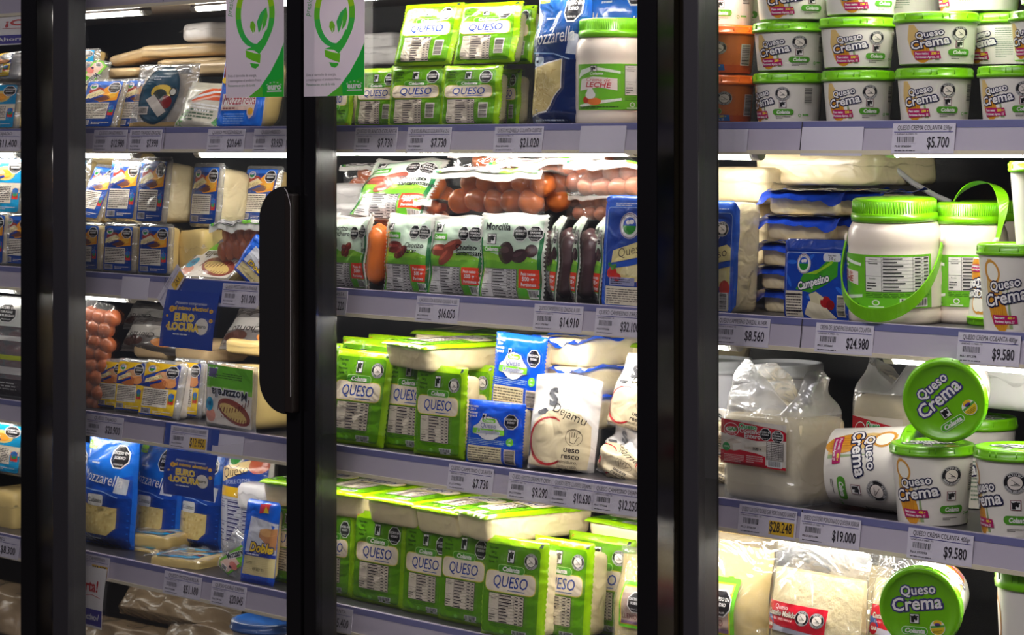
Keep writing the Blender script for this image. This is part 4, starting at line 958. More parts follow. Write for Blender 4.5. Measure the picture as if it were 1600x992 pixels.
NECK = clear('milky_bag_neck', 0.16, 0.40, 0.16, (1, 1, 1), (24.0, 1.0, 0.012, 2.0, .5, 1.0))
# big cheese blocks in milky bags whose tops stand open
def art_costeno(v=0):
    A = Art(110, 80); rd = (196, 24, 44)
    A.rect(0, 0, 110, 80, (226, 216, 206), 1); A.poly([(0, 54), (0, 80), (102, 70), (110, 66), (110, 52), (60, 46)], rd, 2); A.poly([(0, 0), (0, 24), (30, 27), (60, 24), (76, 20), (76, 0)], rd, 2); A.rect(0, 0, 110, 5, rd, 2)
    A.ell(18, 62, 13, 12, WHITE, 3); A.ell(18, 62, 12, 11, rd, 4); A.ell(18, 62, 10, 5, (240, 236, 230), 5); A.text('GAR', 20, 60, 6, (50, 150, 60), 6, bold=.05); A.text('Queseria', 18, 54, 3, WHITE, 6)
    A.text('Queso', 46, 66, 8.5, (40, 170, 80), 4, out=WHITE, bold=.03, sx=.9); A.text('Costeño', 50, 58 if v == 0 else 57, 8, WHITE, 5, bold=.02, sx=.9); A.text('Entero', 54, 50, 8, WHITE, 5, bold=.02, sx=.9)
    A.octagon(76, 60, 9.5, ('EXCESO EN', 'SODIO'), 4, 11); A.octagon(96, 58, 9.5, ('EXCESO EN', 'GRASAS', 'SATURADAS'), 4, 11)
    A.poly([(8, 26), (8, 40), (20, 46), (36, 40), (36, 28), (24, 24)], (206, 190, 176), 3); A.poly([(20, 36), (36, 40), (36, 28), (22, 24)], (232, 222, 210), 4); A.poly([(40, 30), (42, 42), (60, 46), (84, 40), (84, 28)], (210, 196, 180), 3); A.poly([(42, 34), (42, 42), (60, 46), (84, 41), (60, 36)], (236, 226, 214), 4)
    A.ell(10, 30, 6.5, 7.5, (40, 150, 70), 5); A.text('100%', 10, 29, 3, WHITE, 6); A.text('500 g', 62, 30, 4.6, INK, 5, bold=.03)
    A.fine(6, 4, 34, 14, 5, (240, 200, 200), 3, 4, .4); A.fine(44, 6, 28, 14, 4, (240, 200, 200), 3, 5, .4)
    A.table(78, 16, 28, 32, 9, (228, 220, 214), (70, 60, 60), 5, .3, 5, False); A.fine(79, 18, 26, 28, 9, (90, 80, 80), 8, 6, .4); A.barcode(80, 3, 24, 12, 5, 4)
    return A
def costeno(key, w, h, d, htot, seed=1.0, lx=.07, lw=.87, lz=.42, lh=.52, notch=.74):
    root = empty('cheese_bag'); part(rblock(-w / 2, w / 2, .003, d, 0, h, .014, .0, .004, seed, 9, 16), 'cheese_block', plain((236, 220, 184), .42, .3, (20.0, .6, .006, 3.0, .5), var=.07, varscale=12, name='white_costeño_cheese'), root, True)
    # bag film hugging the block and standing up above it, its rim dipping between two peaks
    m = MB(); nu, nv = 64, 26
    def loop(a):
        c_, s_ = math.cos(a), math.sin(a); p = 5.0; k = (abs(c_) ** p + abs(s_) ** p) ** (-1 / p); return (c_ * k, s_ * k)
    def rim(a):
        x, y = loop(a); u = (x + 1) / 2
        left = max(0.0, min(1.0, 1 - (u - .22) / (notch - .22))); right = smooth01(notch + .01, .92, u)
        return h + .012 + (htot - h - .012) * max(left, right * .88) + .008 * math.sin(3 * a + seed)
    def pf(u, v):
        a = 2 * math.pi * u; x, y = loop(a); zt = rim(a)
        if v < .45: z = -.0005 + (h + .004) * v / .45; q = 1.0
        else:
            t = (v - .45) / .55; z = h + .004 + (zt - h - .004) * t; q = 1 - .14 * math.sin(t * 1.4)
        sq = 1 - (.62 * smooth01(.45, 1, v)) if True else 1
        X = x * (w / 2 + .0025) * (q if abs(x) < .9 else 1 - (1 - q) * .3); Y = d / 2 + .0015 + y * (d / 2 + .0022) * sq
        k = .0012 + .011 * smooth01(.44, .8, v)
        return (X + k * nz(X + seed, Y, z, 22), Y + k * 1.2 * nz(X, Y + seed, z, 19) - .0022 - .0030 * (1 if y < -.5 and v < .45 else 0), z)
    m.grid(lambda u, v: pf(u, .46 * v), nu, 14, None, False, True); part(m, 'bag_film', MILKY, root, True)
    m = MB(); m.grid(lambda u, v: pf(u, .46 + .54 * v), nu, 18, None, False, True); part(m, 'bag_neck', NECK, root, True)
    A = art_costeno(); x0, x1, z0, z1 = (-.5 + lx) * w, (-.5 + lx + lw) * w, lz * h, (lz + lh) * h
    part(A.mesh('print', lambda u, v, L: (x0 + (x1 - x0) * u / A.W, -.0095 - EPS * L, z0 + (z1 - z0) * v / A.H)), 'label_print', FILM, root)
    PROTO[key] = root; DIM[key] = (w, h, d); return root
costeno('costeno', .125, .170, .11, .268, 3.0); costeno('costeno_small', .110, .110, .09, .150, 5.0, .10, .80, .10, .72, .5)
# bags of ground cheese, pillowy and clear
def crumb_bag(key, w, h, d, A, lx, lw, lz, lh, seed=1.0, inner=None, fill=.8):
    root = empty('cheese_bag'); f, b = pillow_fn(w, h, d, seed, .22, .04, .004, 3.0, 16)
    m = MB(); hb = h * fill
    m.grid(lambda u, v: ((u - .5) * w * .95, min(f((u - .5) * w * .95, v * hb) + .004, d), v * hb), 26, 26); m.grid(lambda u, v: ((u - .5) * w * .95, max(b((u - .5) * w * .95, v * hb) - .004, d), v * hb), 26, 26, None, True)
    part(m, 'cheese_filling', inner or M_CRUMB, root, True)
    k = MB(); k.grid(lambda u, v: ((u - .5) * w + .004 * nz(u, v, seed, 5), f((u - .5) * w, v * h), v * h), 30, 40); k.grid(lambda u, v: ((u - .5) * w + .004 * nz(u, v, seed, 5), b((u - .5) * w, v * h), v * h), 30, 40, None, True)
    part(k, 'bag_film', CLEARB, root, True)
    if A:
        x0, x1, z0, z1 = (-.5 + lx) * w, (-.5 + lx + lw) * w, lz * h, (lz + lh) * h
        part(A.mesh('print', lambda u, v, L: (lambda x, z: (x, f(x, z) - .0008 - EPS * L, z))(x0 + (x1 - x0) * u / A.W, z0 + (z1 - z0) * v / A.H)), 'label_print', FILM, root, True)
    PROTO[key] = root; DIM[key] = (w, h, d); return root
CLEARB = clear('crinkled_clear_bag_film', 0.13, 0.10, 0.10, (1, .99, .96), (15.0, 1.0, 0.02, 2.5, .5, 1.6))
def art_molido():
    A = Art(110, 44); rd = (196, 24, 44); A.rect(0, 0, 110, 44, (206, 206, 222), 1); A.rect(0, 12, 110, 32, rd, 2); A.poly([(0, 12), (0, 22), (26, 18), (40, 8), (110, 4), (110, 12)], rd, 2); A.poly([(0, 26), (14, 26), (22, 12), (0, 0)], (50, 90, 160), 3)
    A.text('Queso', 34, 34, 7, WHITE, 4, sx=.9); A.text('Costeño Molido', 34, 24, 8, (210, 206, 190), 4, out=(110, 20, 40), bold=.03, sx=.72); A.text('Con Sal - 100% Natural', 34, 17.5, 3.6, WHITE, 5, sx=.9); A.seal(72, 26, 11.5, 3, 'ALTO EN', 'SODIO'); A.seal(96, 26, 11.5, 3); A.ell(10, 8, 10, 9, rd, 4); A.text('GAR', 12, 6, 5, (240, 240, 230), 5, bold=.05); return A
def art_greenframe():
    A = Art(60, 80); A.rrect(0, 0, 60, 80, 4, (110, 200, 40), 1); A.rect(4, 5, 50, 68, (240, 200, 40), 2); A.rect(6, 7, 46, 64, (176, 150, 140), 3); A.text('LLENO', 26, 16, 9, (110, 30, 40), 5, sx=.9); A.rect(6, 7, 46, 5, (120, 90, 120), 4); A.rect(6, 60, 46, 11, (200, 186, 170), 4); A.octagon(38, 46, 17, L=5, ry=18); A.rect(40, 76, 8, 6, (110, 200, 40), 1); return A
crumb_bag('molido', .150, .170, .045, art_molido(), .03, .70, .40, .19, 71.0)
crumb_bag('molido_tail', .120, .150, .040, art_molido(), .10, .85, .42, .20, 73.0)
crumb_bag('quesillo', .130, .170, .045, art_greenframe(), .30, .44, .26, .44, 75.0, plain((240, 214, 140), .5, .2, (30, .5, .004, 2., .5), var=.08, varscale=30, name='soft_yellow_cheese'), .92)
# sliced cheese in a clear vacuum bag with an oval label
def art_oval():
    A = Art(100, 120); A.ell(46, 62, 32, 54, (20, 56, 76), 1, 32, -8); A.ell(46, 62, 29, 50, (34, 70, 92), 2, 32, -8); A.ell(50, 66, 18, 14, (226, 190, 80), 3); A.ell(48, 60, 12, 12, (60, 70, 70), 4); A.ell(60, 48, 10, 12, (130, 34, 36), 4); A.ell(44, 46, 9, 8, (90, 30, 50), 5); A.fine(34, 88, 28, 9, 2, (170, 180, 194), 3, 5, .5); A.ell(70, 66, 6, 8, BLACK, 5); A.ell(70, 66, 4.4, 6, (200, 196, 190), 6)
    A.rect(24, 34, 40, 16, (196, 186, 180), 6, -52); A.barcode(16, 26, 16, 14, 6, 4, (196, 186, 180)); A.rect(0, 6, 100, 6, (206, 170, 110), 0.5); return A
tray('oval', 'cheese_pack', .110, .120, .030, art_oval(), (230, 226, 220), M_CHEESE3, m=(.008, .008, .006, .016), zig=0, seed=81.0, sheet_clear=HAZE, r=.012, taper=.02, crumple=.003)
def art_orange():
    A = Art(110, 90); A.poly([(6, 6), (40, 50), (70, 78), (104, 84), (104, 40), (90, 10)], (214, 206, 190), 1); A.poly([(34, 46), (60, 74), (104, 80), (104, 56), (60, 52)], (226, 90, 40), 2); A.line([(36, 50), (70, 68), (104, 72)], 4, WHITE, 3); A.line([(40, 44), (70, 60), (104, 64)], 3, (240, 190, 170), 3); A.poly([(8, 8), (26, 34), (40, 30), (24, 6)], (80, 150, 60), 2); A.poly([(92, 10), (104, 40), (104, 56), (84, 14)], (70, 150, 70), 2); A.fine(22, 14, 60, 22, 4, (90, 110, 90), 3, 5, .5); A.fine(40, 30, 50, 16, 3, WHITE, 3, 5, .6); return A
pouch('orange_bag', 'cheese_pouch', .110, .090, .024, art_orange(), (214, 208, 190), seed=83.0, mat=FILM, crumple=.006)
# plain slabs, and a slab in its shiny film
def slab(key, name, w, h, d, mat, film=None, seed=1.0, A=None, over=.004, filmcol=None, droop=0.0):
    """lies flat already: w along x, h along y, d tall"""
    root = empty(name); part(rblock(-w / 2, w / 2, 0, h, 0, d, min(.010, d * .45), 0, .003, seed, 8, 18), 'cheese_block', mat, root, True)
    m = MB()
    def ff(u, v):
        z = d * (.99 if film is not None else .6) + .0006 + .002 * nz(u * 3 + seed, v * 3, seed, 2) - (.35 * d) * max(smooth01(.9, 1.05, abs(2 * u - 1)), smooth01(.92, 1.05, abs(2 * v - 1))) * nz(u * 5, v * 5, seed, 1.2)
        y = -over + v * (h + 2 * over)
        if droop:
            t = 1 - smooth01(0, .16, v); z -= droop * t * (.75 + .9 * nz(u * 4 + seed, seed, 0, 1.3)); y += .010 * t * (.6 + nz(u * 3, seed, 4, 1.5)) - .004 * t
        return ((u - .5) * (w + 2 * over), y, z)
    m.grid(ff, 28, 24, lin(filmcol or (230, 230, 234)))
    part(m, 'film', film or CLEAR, root, True)
    if A: part(A.mesh('print', lambda u, v, L: (lambda a, b: ((a - .5) * (w + 2 * over), -over + b * (h + 2 * over), d * .99 + .0010 + EPS * L * 1.5 + .002 * nz(a * 3 + seed, b * 3, seed, 2)))(.08 + .84 * u / A.W, .06 + .86 * v / A.H)), 'label_print', FILM, root, True)
    PROTO[key] = root; DIM[key] = (w, d, h); return root
slab('slab_beige', 'cheese_slab', .16, .10, .020, M_CHEESE3, None, 91.0)
slab('slab_thick', 'cheese_slab', .16, .10, .032, M_CHEESE3, None, 92.0)
slab('slab_white', 'cheese_slab', .12, .10, .032, M_WHITEB, None, 93.0)
slab('slab_yellow', 'cheese_slab', .10, .10, .032, M_CHEESE2, None, 94.0)
slab('slab_cream', 'cheese_slab', .14, .12, .050, M_CHEESE, None, 95.0)
slab('slab_blue', 'cheese_pack', .120, .110, .034, M_CHEESE, FILMT, 96.0, art_zcampesino(), .014, (24, 62, 176), .020)
slab('slab_sky', 'cheese_pack', .120, .100, .030, M_CHEESE2, HAZE, 97.0, art_zarzal(2), .008)
slab('slab_campesino', 'cheese_pack', .125, .120, .045, M_CHEESE, FILMT, 98.0, art_campesino(), .006, (20, 92, 236), .008)
def lie(key, px, py, Y, label, w=None, d=None, h=None, yaw=0, cat='cheese slab', group=None, roll=0, lean=0):
    """px, py: where the middle of the lower front edge shows, at depth Y; w along the shelf, d tall, h deep"""
    w0, d0, h0 = DIM[key]; r = take(key); r.location = at(px, py, Y); r.rotation_euler = (R(lean), R(roll), R(yaw)); r.scale = ((w or w0) / w0, (h or h0) / h0, (d or d0) / d0); return tag(r, label, cat, group)
# ------------------------------------------------------------------ TOP SHELF, middle door
GA, GC, GD = 'green packs on the top shelf', 'green packs on the third shelf', 'green packs standing on the fourth shelf'
stand('queso_small', 494, 545, 98, 'A', .055, 'upside-down green cheese pack at the middle door frame, below the light bulb sticker', 'cheese pack', GA, yaw=4, lean=8, flip=True)
stand('queso_small', 550, 618, 106, 'A', .050, 'green cheese pack beside the upside-down green pack, lower row of top shelf', 'cheese pack', GA, yaw=2, lean=7)
stand('queso_small', 602, 692, 101, 'A', .040, 'green cheese pack, middle of the three upright in the lower row, top shelf', 'cheese pack', GA, yaw=3, lean=6)
stand('queso_small', 684, 776, 101, 'A', .030, 'green cheese pack at the end of the lower row, cheese side showing, top shelf', 'cheese pack', GA, yaw=5, lean=6, ds=1.2)
stand('queso_small', 611, 702, 4, 1.4855, .045, 'green cheese pack tipped back on the upper row, next to dark empty shelf', 'cheese pack', GA, yaw=3, lean=17)
stand('queso_small', 704, 800, 2, 1.4855, .045, 'green cheese pack on the upper row, in front of a pale cheese end', 'cheese pack', GA, yaw=4, lean=13, ds=1.2)
stand('queso_small', 770, 828, 8, 1.4845, .10, 'green cheese pack set back behind the upper row, beside the grated cheese pouch', 'cheese pack', GA, yaw=6, lean=8, ds=1.2)
stand('queso_small', 766, 808, 108, 'A', .11, 'green cheese pack set back in the lower row, against the grated cheese pouch', 'cheese pack', GA, yaw=6, lean=5)
lie('slab_white', 585, 102, .30, 'white slab with blue band deep in the top shelf, beside the upper green packs', .12, .035, .1)
lie('slab_white', 586, 76, .32, 'white slab lying on another white slab deep in the top shelf', .09, .03, .09)
stand('mozz_grated', 818, 900, -26, 'A', .020, 'dark blue pouch of grated cheese standing beside the cream jar, top shelf', 'cheese pouch', None, yaw=0, lean=4)
stand('mozz', 902, 1010, -60, 'A', .16, 'bright blue pouch with black octagon behind the cream jar, top shelf', 'cheese pouch', None, lean=3)
def jarat(key, px, yt, Y, z, label, rot, wpx, tilt=0, roll=0):
    w0, h0, d0 = DIM[key]; r = take(key); P = at(px, 300, Y); zb = zbase(z, P.x, Y); q = wpx / sc(P) / w0
    P.z = zb; lo, hi = .05, .5
    for _ in range(40):
        h = (lo + hi) / 2
        if row((P.x, P.y, zb + h)) > yt: lo = h
        else: hi = h
    r.location = P; r.rotation_mode = 'XYZ'; r.rotation_euler = (R(tilt), R(roll), R(rot)); r.scale = (q, q, h / h0); return tag(r, label, 'jar')
jarat('jar_plain', 955, 30, .075, 'A', 'white jar with green screw lid at the door post, top shelf', 31, 112)
# ------------------------------------------------------------------ TOP SHELF, tub side
def tubat(key, px, yt, Y, z, label, rot, wpx, group='cream tubs', cat='tub', yb=None):
    w0, h0, d0 = DIM[key]; r = take(key); P = at(px, 300, Y); zb = zbase(z, P.x, Y) if yb is None else at(px, yb, Y).z; q = wpx / sc(P) / w0
    P.z = zb; lo, hi = .03, .3
    for _ in range(40):
        h = (lo + hi) / 2
        if row((P.x, P.y, zb + h)) > yt: lo = h
        else: hi = h
    r.location = P; r.rotation_mode = 'XYZ'; r.rotation_euler = (0, 0, R(rot)); r.scale = (q, q, h / h0); return tag(r, label, cat, group)
Y1 = .062
tb = [('tub_orange', 1120, 119, 'orange tub in the bottom row beside the door frame, top shelf', 48, 124),
      ('tub', 1232, 115, 'green-lidded tub in the bottom row, next to the orange tubs', 11, 112),
      ('tub', 1341, 111, 'green-lidded tub in the bottom row, second from the orange tubs', 40, 116),
      ('tub', 1460, 107, 'green-lidded tub in the bottom row, third from the orange tubs', 40, 122),
      ('tub', 1590, 104, 'green-lidded tub in the bottom row at the picture edge, top shelf', 26, 126)]
for k, px, yt, lb, rot, w in tb: tubat(k, px, yt, Y1, 'A', lb, rot, w)
za1 = ZS['A'] - .0028 + .0705
tb = [('tub_orange', 1118, 42, 1.4558, 'orange tub stacked in the middle row beside the door frame', 40, 132, .062),
      ('tub', 1234, 37, 1.4570, 'green-lidded tub in the middle row, next to the orange tub', 38, 118, .062),
      ('tub', 1340, 29, 1.4585, 'green-lidded tub in the middle row, second from the orange tub', 52, 122, .062),
      ('tub', 1463, 21, 1.4598, 'green-lidded tub in the middle row, third from the orange tub', 54, 136, .062),
      ('tub', 1570, 22, 1.4612, 'tub in the middle row turned to show the corn cob, beside the picture edge', -162, 122, .175),
      ('tub', 1640, 18, 1.4612, 'tub of the middle row cut off by the picture edge, only its wall showing', 20, 128, .062)]
for k, px, yt, z, lb, rot, w, Y in tb: tubat(k, px, yt, Y, z, lb, rot, w)
tb = [('tub', 1120, -42, 1.529, 'white tub in the topmost row beside the door frame, brightly lit', 28, 128, .11),
      ('tub', 1168, -44, 1.529, 'white tub in the topmost row, half hidden between two others', 20, 118, .20),
      ('tub', 1240, -44, 1.5295, 'green-lidded tub in the topmost row, above the second tub column', 52, 126, .062),
      ('tub', 1345, -50, 1.532, 'green-lidded tub in the topmost row, above the third tub column', 62, 124, .062),
      ('tub', 1420, -58, 1.535, 'brightly lit tub in the topmost row, set back, corn showing', -172, 124, .19),
      ('tub', 1530, -62, 1.535, 'brightly lit tub in the topmost row, above the turned corn tub', -182, 140, .16),
      ('tub', 1650, -64, 1.535, 'tub in the topmost row at the picture corner', 60, 126, .07)]
for k, px, yt, z, lb, rot, w, Y in tb: tubat(k, px, yt, Y, z, lb, rot, w)

# ------------------------------------------------------------------ SECOND SHELF, middle door
stand('bag_dark', 486, 520, 330, 'B', .050, 'dark sausage bag at the door frame, second shelf', 'sausage bag', 'standing sausage bags', yaw=0, lean=3)
stand('bag_cocktail', 509, 573, 338, 'B', .030, 'standing sausage bag with small red sausages printed, next to the dark bag', 'sausage bag', 'standing sausage bags', yaw=4, lean=4)
def turned(key, px, Y, shelf, label, yaw, w=None, h=None, lean=3):
    r = free(key, px, 400, Y, label, 'sausage bag', 'standing sausage bags', yaw=yaw, lean=lean, w=w, h=h); r.location.z = ZS[shelf] - .0028; return r
turned('bag_long', 566, .045, 'B', 'sausage bag turned sideways between two others, thick orange sausage showing', -42, .09, .128)
stand('bag_smoked', 594, 668, 334, 'B', .030, 'standing sausage bag beside the protruding orange sausage, second shelf', 'sausage bag', 'standing sausage bags', yaw=0, lean=5)
stand('bag_long', 664, 752, 336, 'B', .030, 'standing sausage bag between the two smoked kinds, under the lying links', 'sausage bag', 'standing sausage bags', yaw=0, lean=5)
stand('bag_dark', 744, 846, 333, 'B', .022, 'blood sausage bag facing front, black sausages printed, second shelf', 'sausage bag', 'standing sausage bags', yaw=0, lean=3, ds=.9)
turned('bag_dark_slim', 858, 0.035, 'B', 'blood sausage bag seen edge on, next to the front-facing one', -38, .075, .134, 5)
turned('bag_dark_slim', 890, 0.04, 'B', 'blood sausage bag seen edge on, middle of the edge-on ones', -38, .075, .134, 5)
turned('bag_dark_slim', 926, 0.05, 'B', 'blood sausage bag seen edge on, against the tall blue cheese pack', -38, .075, .134, 5)
stand('big_queso', 938, 1016, 305, 'B', .018, 'tall blue cheese pack with round badge at the door post, second shelf', 'cheese pack', None, yaw=-4, lean=4)
GL = 'lying sausage bags'
def links(key, px, py, Y, label, w, yaw=0, tilt=0, roll=0, hs=1.0):
    w0, h0, d0 = DIM[key]; r = take(key); r.location = at(px, py, Y); r.rotation_euler = (R(tilt), R(roll), R(yaw)); q = w / w0; r.scale = (q, q, q * hs); return tag(r, label, 'sausage bag', GL)
links('links_round', 765, 336, .055, 'bag of round orange links lying above the standing blood sausage bag', .225, 4, 2)
links('links_brown', 880, 322, .150, 'bag of brown links lying behind the front bag of orange links', .21, -4, 0)
links('links_round', 778, 291, .160, 'bag of round links lying at the top of the pile, under the lamp', .20, 6, 0, hs=.92)
links('links_brown', 858, 303, .105, 'bag of brown links with saw-toothed header, upper layer of the pile', .215, 12, 3, -4)
links('links_pink', 962, 307, .070, 'bag of pale pink links above the tall blue pack', .19, 4, 0)
links('links_pink', 935, 345, .130, 'bag of pale pink links lying just behind the edge-on blood sausages', .15, -2, 0)
stand('bag_long', 542, 656, 243, zpx(600, 338, .09), .085, 'white sausage bag leaning back in the glare of the lamp, orange sausages', 'sausage bag', 'bright bags under the lamp', yaw=4, lean=32, ds=1.2)
links('links_round', 588, 303, .22, 'bag of orange links behind the glaring white bag', .16, 8, 0)
links('links_pink', 625, 352, .11, 'bag of links under the glaring white bag, white film folded over', .16, 0, 0)
lie('slab_white', 520, 330, .18, 'pale paper-wrapped cheese deep in the second shelf, beside the door frame', .12, .05, .12, 20, 'cheese pack')
lie('slab_white', 545, 345, .12, 'pale paper-wrapped cheese lying over another, behind the dark sausage bag', .13, .03, .12, -12, 'cheese pack')
# ------------------------------------------------------------------ SECOND SHELF, tub side
stand('big_queso_seal', 1062, 1146, 313, 'B', .020, 'tall blue cheese pack with round seal at the door frame, facing the big jars', 'cheese pack', None, yaw=2, lean=4)
lie('slab_cream', 1130, 318, .13, 'big cream cheese in a bag on top behind the tall blue pack, glaring white', .16, .055, .14, 0, 'cheese block')
lie('slab_cream', 1130, 420, .16, 'cream cheese standing behind the tall blue pack, lower block', .15, .10, .12, 0, 'cheese block')
lie('slab_cream', 1268, 290, .17, 'long beige cheese block lying on top of the blue packs', .23, .050, .16, 0, 'cheese block')
GB = 'blue packs in the pile'
for i, (px, py, lb) in enumerate(((1240, 492, 'lowest blue pack of the pile, behind the standing blue pack'), (1238, 455, 'second blue pack from the bottom of the pile'),
                                  (1236, 418, 'third blue pack from the bottom of the pile'), (1246, 376, 'blue pack second from the top, edge wrinkled, in the pile'), (1252, 336, 'topmost blue pack of the pile with twisted front edge'))):
    lie('slab_blue', px, py, .095, lb, .118, .034, .11, (0, 3, -2, 2, 4)[i], 'cheese pack', GB)
for i, (px, py, lb) in enumerate(((1318, 376, 'blue pack beside the second from the top, near the jar lid'), (1322, 337, 'blue pack on top, beside the twisted one, near the jar lid'))):
    lie('slab_blue', px, py, .115, lb, .10, .034, .11, (-3, 5)[i], 'cheese pack', GB)
stand('zcampesino', 1222, 1330, 374, 'B', .018, 'blue cheese pack standing upright against the pile, beside the handled jar', 'cheese pack', None, yaw=8, lean=3)
j = jarat('jar_front', 1400, 309, .070, 'B', 'white jar with green lid and strap handle hanging across its front', -35, 146)
j.rotation_euler = (R(1.5), R(2.0), R(-35))
jarat('jar_up', 1516, 316, .140, 'B', 'white jar with green lid, strap handle raised, beside the handled jar', -33, 118)
jarat('jar_plain', 1552, 313, .36, 'B', 'white jar at the back, dark green lid behind the raised strap', 35, 118)
tubat('tub_tall', 1590, 380, .040, 'B', 'tall cream tub beside the second jar, second shelf at picture edge', 44, 128, 'tall cream tubs')
t = tubat('tub_tall', 1560, 402, .125, 'B', 'upside-down tall tub behind the front tall tub, lid at the bottom', 60, 100, 'tall cream tubs')
t.location.z += .122 * t.scale.z; t.rotation_euler = (R(180), 0, R(-60))
tubat('tub_tall', 1640, 252, .085, zpx(1640, 382, .085), 'tall cream tub stacked on another, cut off by the picture edge', 60, 128, 'tall cream tubs')
cb = MB(); cb.tube([at(1352, 240, .20), at(1385, 252, .22), at(1425, 285, .25), at(1460, 305, .27), at(1485, 316, .28)], .0042, 10); o = cb.build('lamp_cable', plain((206, 202, 206), .4)); tag(o, 'white cable slanting down behind the handled jar', 'cable')
cb = MB(); cb.tube([at(1390, 556, .22), at(1430, 572, .24), at(1500, 578, .28), at(1560, 582, .30), at(1640, 600, .32)], .0042, 10); o = cb.build('lamp_cable', plain((206, 202, 206), .4)); tag(o, 'white cable running behind the face-on tub, third shelf', 'cable')

# ------------------------------------------------------------------ THIRD SHELF, middle door
stand('queso', 486, 518, 535, 'C', .060, 'green cheese pack cut off by the door frame, third shelf', 'cheese pack', GC, yaw=0, lean=7, fit=True)
stand('queso', 506, 595, 547, 'C', .030, 'green cheese pack with the whole table showing, next to the cut-off one', 'cheese pack', GC, yaw=0, lean=9)
stand('queso', 590, 668, 552, 'C', .045, 'green cheese pack half covered by the darker pack, third shelf', 'cheese pack', GC, yaw=0, lean=8)
stand('queso', 643, 722, 571, 'C', .022, 'green cheese pack in front, under the lying cheese block, third shelf', 'cheese pack', GC, yaw=0, lean=3)
stand('queso', 690, 768, 568, 'C', .105, 'green cheese pack behind, between the cheese side and the blue pack', 'cheese pack', GC, yaw=0, lean=2)
stand('queso', 520, 600, 528, 'C', .10, 'green cheese pack in the back row, behind the whole-table pack', 'cheese pack', GC, yaw=0, lean=6)
stand('queso', 560, 640, 524, 'C', .14, 'green cheese pack in the back row, its film corner sticking up', 'cheese pack', GC, yaw=0, lean=6)
flat('queso_flat', 594, 531, .035, 'green-topped cheese pack lying flat across the standing ones, third shelf', .155, .215, 1.0, -14, False, 'cheese pack', 'green packs lying flat')
flat('queso_flat', 640, 516, .24, 'green-topped cheese pack lying flat at the back, under the shelf lamp', .150, .190, 1.0, 4, False, 'cheese pack', 'green packs lying flat')
flat('queso_flat', 735, 521, .26, 'green cheese pack lying at the back, between block and blue pack', .150, .190, 1.0, 0, False, 'cheese pack', 'green packs lying flat')
stand('campesino', 764, 843, 522, zpx(800, 638, .055), .055, 'blue cheese pack on top, film corner rising to the shelf above', 'cheese pack', 'blue shield packs', yaw=6, lean=4, roll=3, ds=1.0)
stand('campesino', 724, 812, 627, 'C', .018, 'blue cheese pack standing below the other blue shield pack', 'cheese pack', 'blue shield packs', yaw=3, lean=5, ds=1.0)
lie('slab_campesino', 872, 575, .105, 'blue-topped cheese block lying flat, uppermost beside the upright blue pack', .125, .048, .15, -3, 'cheese pack', 'blue shield packs')
lie('slab_campesino', 880, 616, .095, 'blue-edged cheese block lying under the uppermost one', .13, .045, .15, -3, 'cheese pack', 'blue shield packs')
lie('slab_campesino', 884, 668, .090, 'lowest blue-edged cheese block, hidden behind the white bags', .13, .05, .15, -3, 'cheese pack', 'blue shield packs')
flat('queso_flat', 955, 535, .20, 'green pack lying at the back beside the door post, third shelf', .150, .19, 1.0, 0, False, 'cheese pack', 'green packs lying flat')
stand('dejamu', 812, 916, 590, 'C', .006, 'white bag of fresh cheese with red brush ring, standing in front', 'cheese bag', 'white fresh cheese bags', yaw=20, lean=6, roll=4, ds=.9)
stand('dejamu', 930, 1012, 555, zpx(960, 672, .07), .07, 'white fresh cheese bag on top at the door post, plain film end up', 'cheese bag', 'white fresh cheese bags', yaw=10, lean=12, roll=12)
stand('dejamu_crumpled', 902, 980, 660, 'C', .045, 'crumpled white cheese bag lying against the red ring bag', 'cheese bag', 'white fresh cheese bags', yaw=0, lean=20, roll=18)
stand('dejamu_crumpled', 955, 1030, 662, 'C', .030, 'crumpled white cheese bag at the door post, red brush stroke at its edge', 'cheese bag', 'white fresh cheese bags', yaw=6, lean=24, roll=28)
# ------------------------------------------------------------------ THIRD SHELF, tub side
stand('costeno', 1125, 1242, 650, 'C', .020, 'big white cheese block in milky bag standing open, red label, beside door frame', 'cheese bag', 'milky bags with red label', yaw=-4, lean=1)
stand('costeno_small', 1326, 1424, 622, 'C', .135, 'smaller white cheese block in knotted bag behind the face-on tub', 'cheese bag', 'milky bags with red label', yaw=4, lean=2)
M_BUCK = plain((206, 206, 210), .3, .3, name='grey_white_bucket_plastic')
tub('bucket', 'bucket', .075, .070, .14, Art(100, 100), plain((176, 178, 182), .25, .3), wallcol=(200, 200, 206), mat=TUBP, ribs=0)
tubat('bucket', 1222, 566, .20, 'C', 'grey-lidded white bucket behind the open milky bag', 30, 132, 'white buckets', 'bucket')
tubat('bucket', 1112, 560, .22, 'C', 'grey-lidded white bucket at the back beside the door frame', 30, 132, 'white buckets', 'bucket')
stand('dejamu_crumpled', 1086, 1132, 632, zpx(1100, 690, .11), .11, 'grey-white crumpled bag beside the milky bag, upper of two', 'cheese bag', None, yaw=-10, lean=20, roll=-10)
stand('dejamu_crumpled', 1082, 1134, 682, 'C', .12, 'grey-white crumpled bag beside the milky bag, lower of two', 'cheese bag', None, yaw=-6, lean=24, roll=12)
st = MB(); P = at(1093, 790, .03); P.z = ZS['C'] - .003
st.lathe([(.0045, 0), (.006, .074), (.014, .077), (.014, .091), (.011, .095), (.009, .103), (.0005, .104)], 24); o = st.build('spout_cap_bottle', plain((224, 218, 216), .4), None, True, P); tag(o, 'slim white capped spout standing between door frame and milky bag', 'bottle')
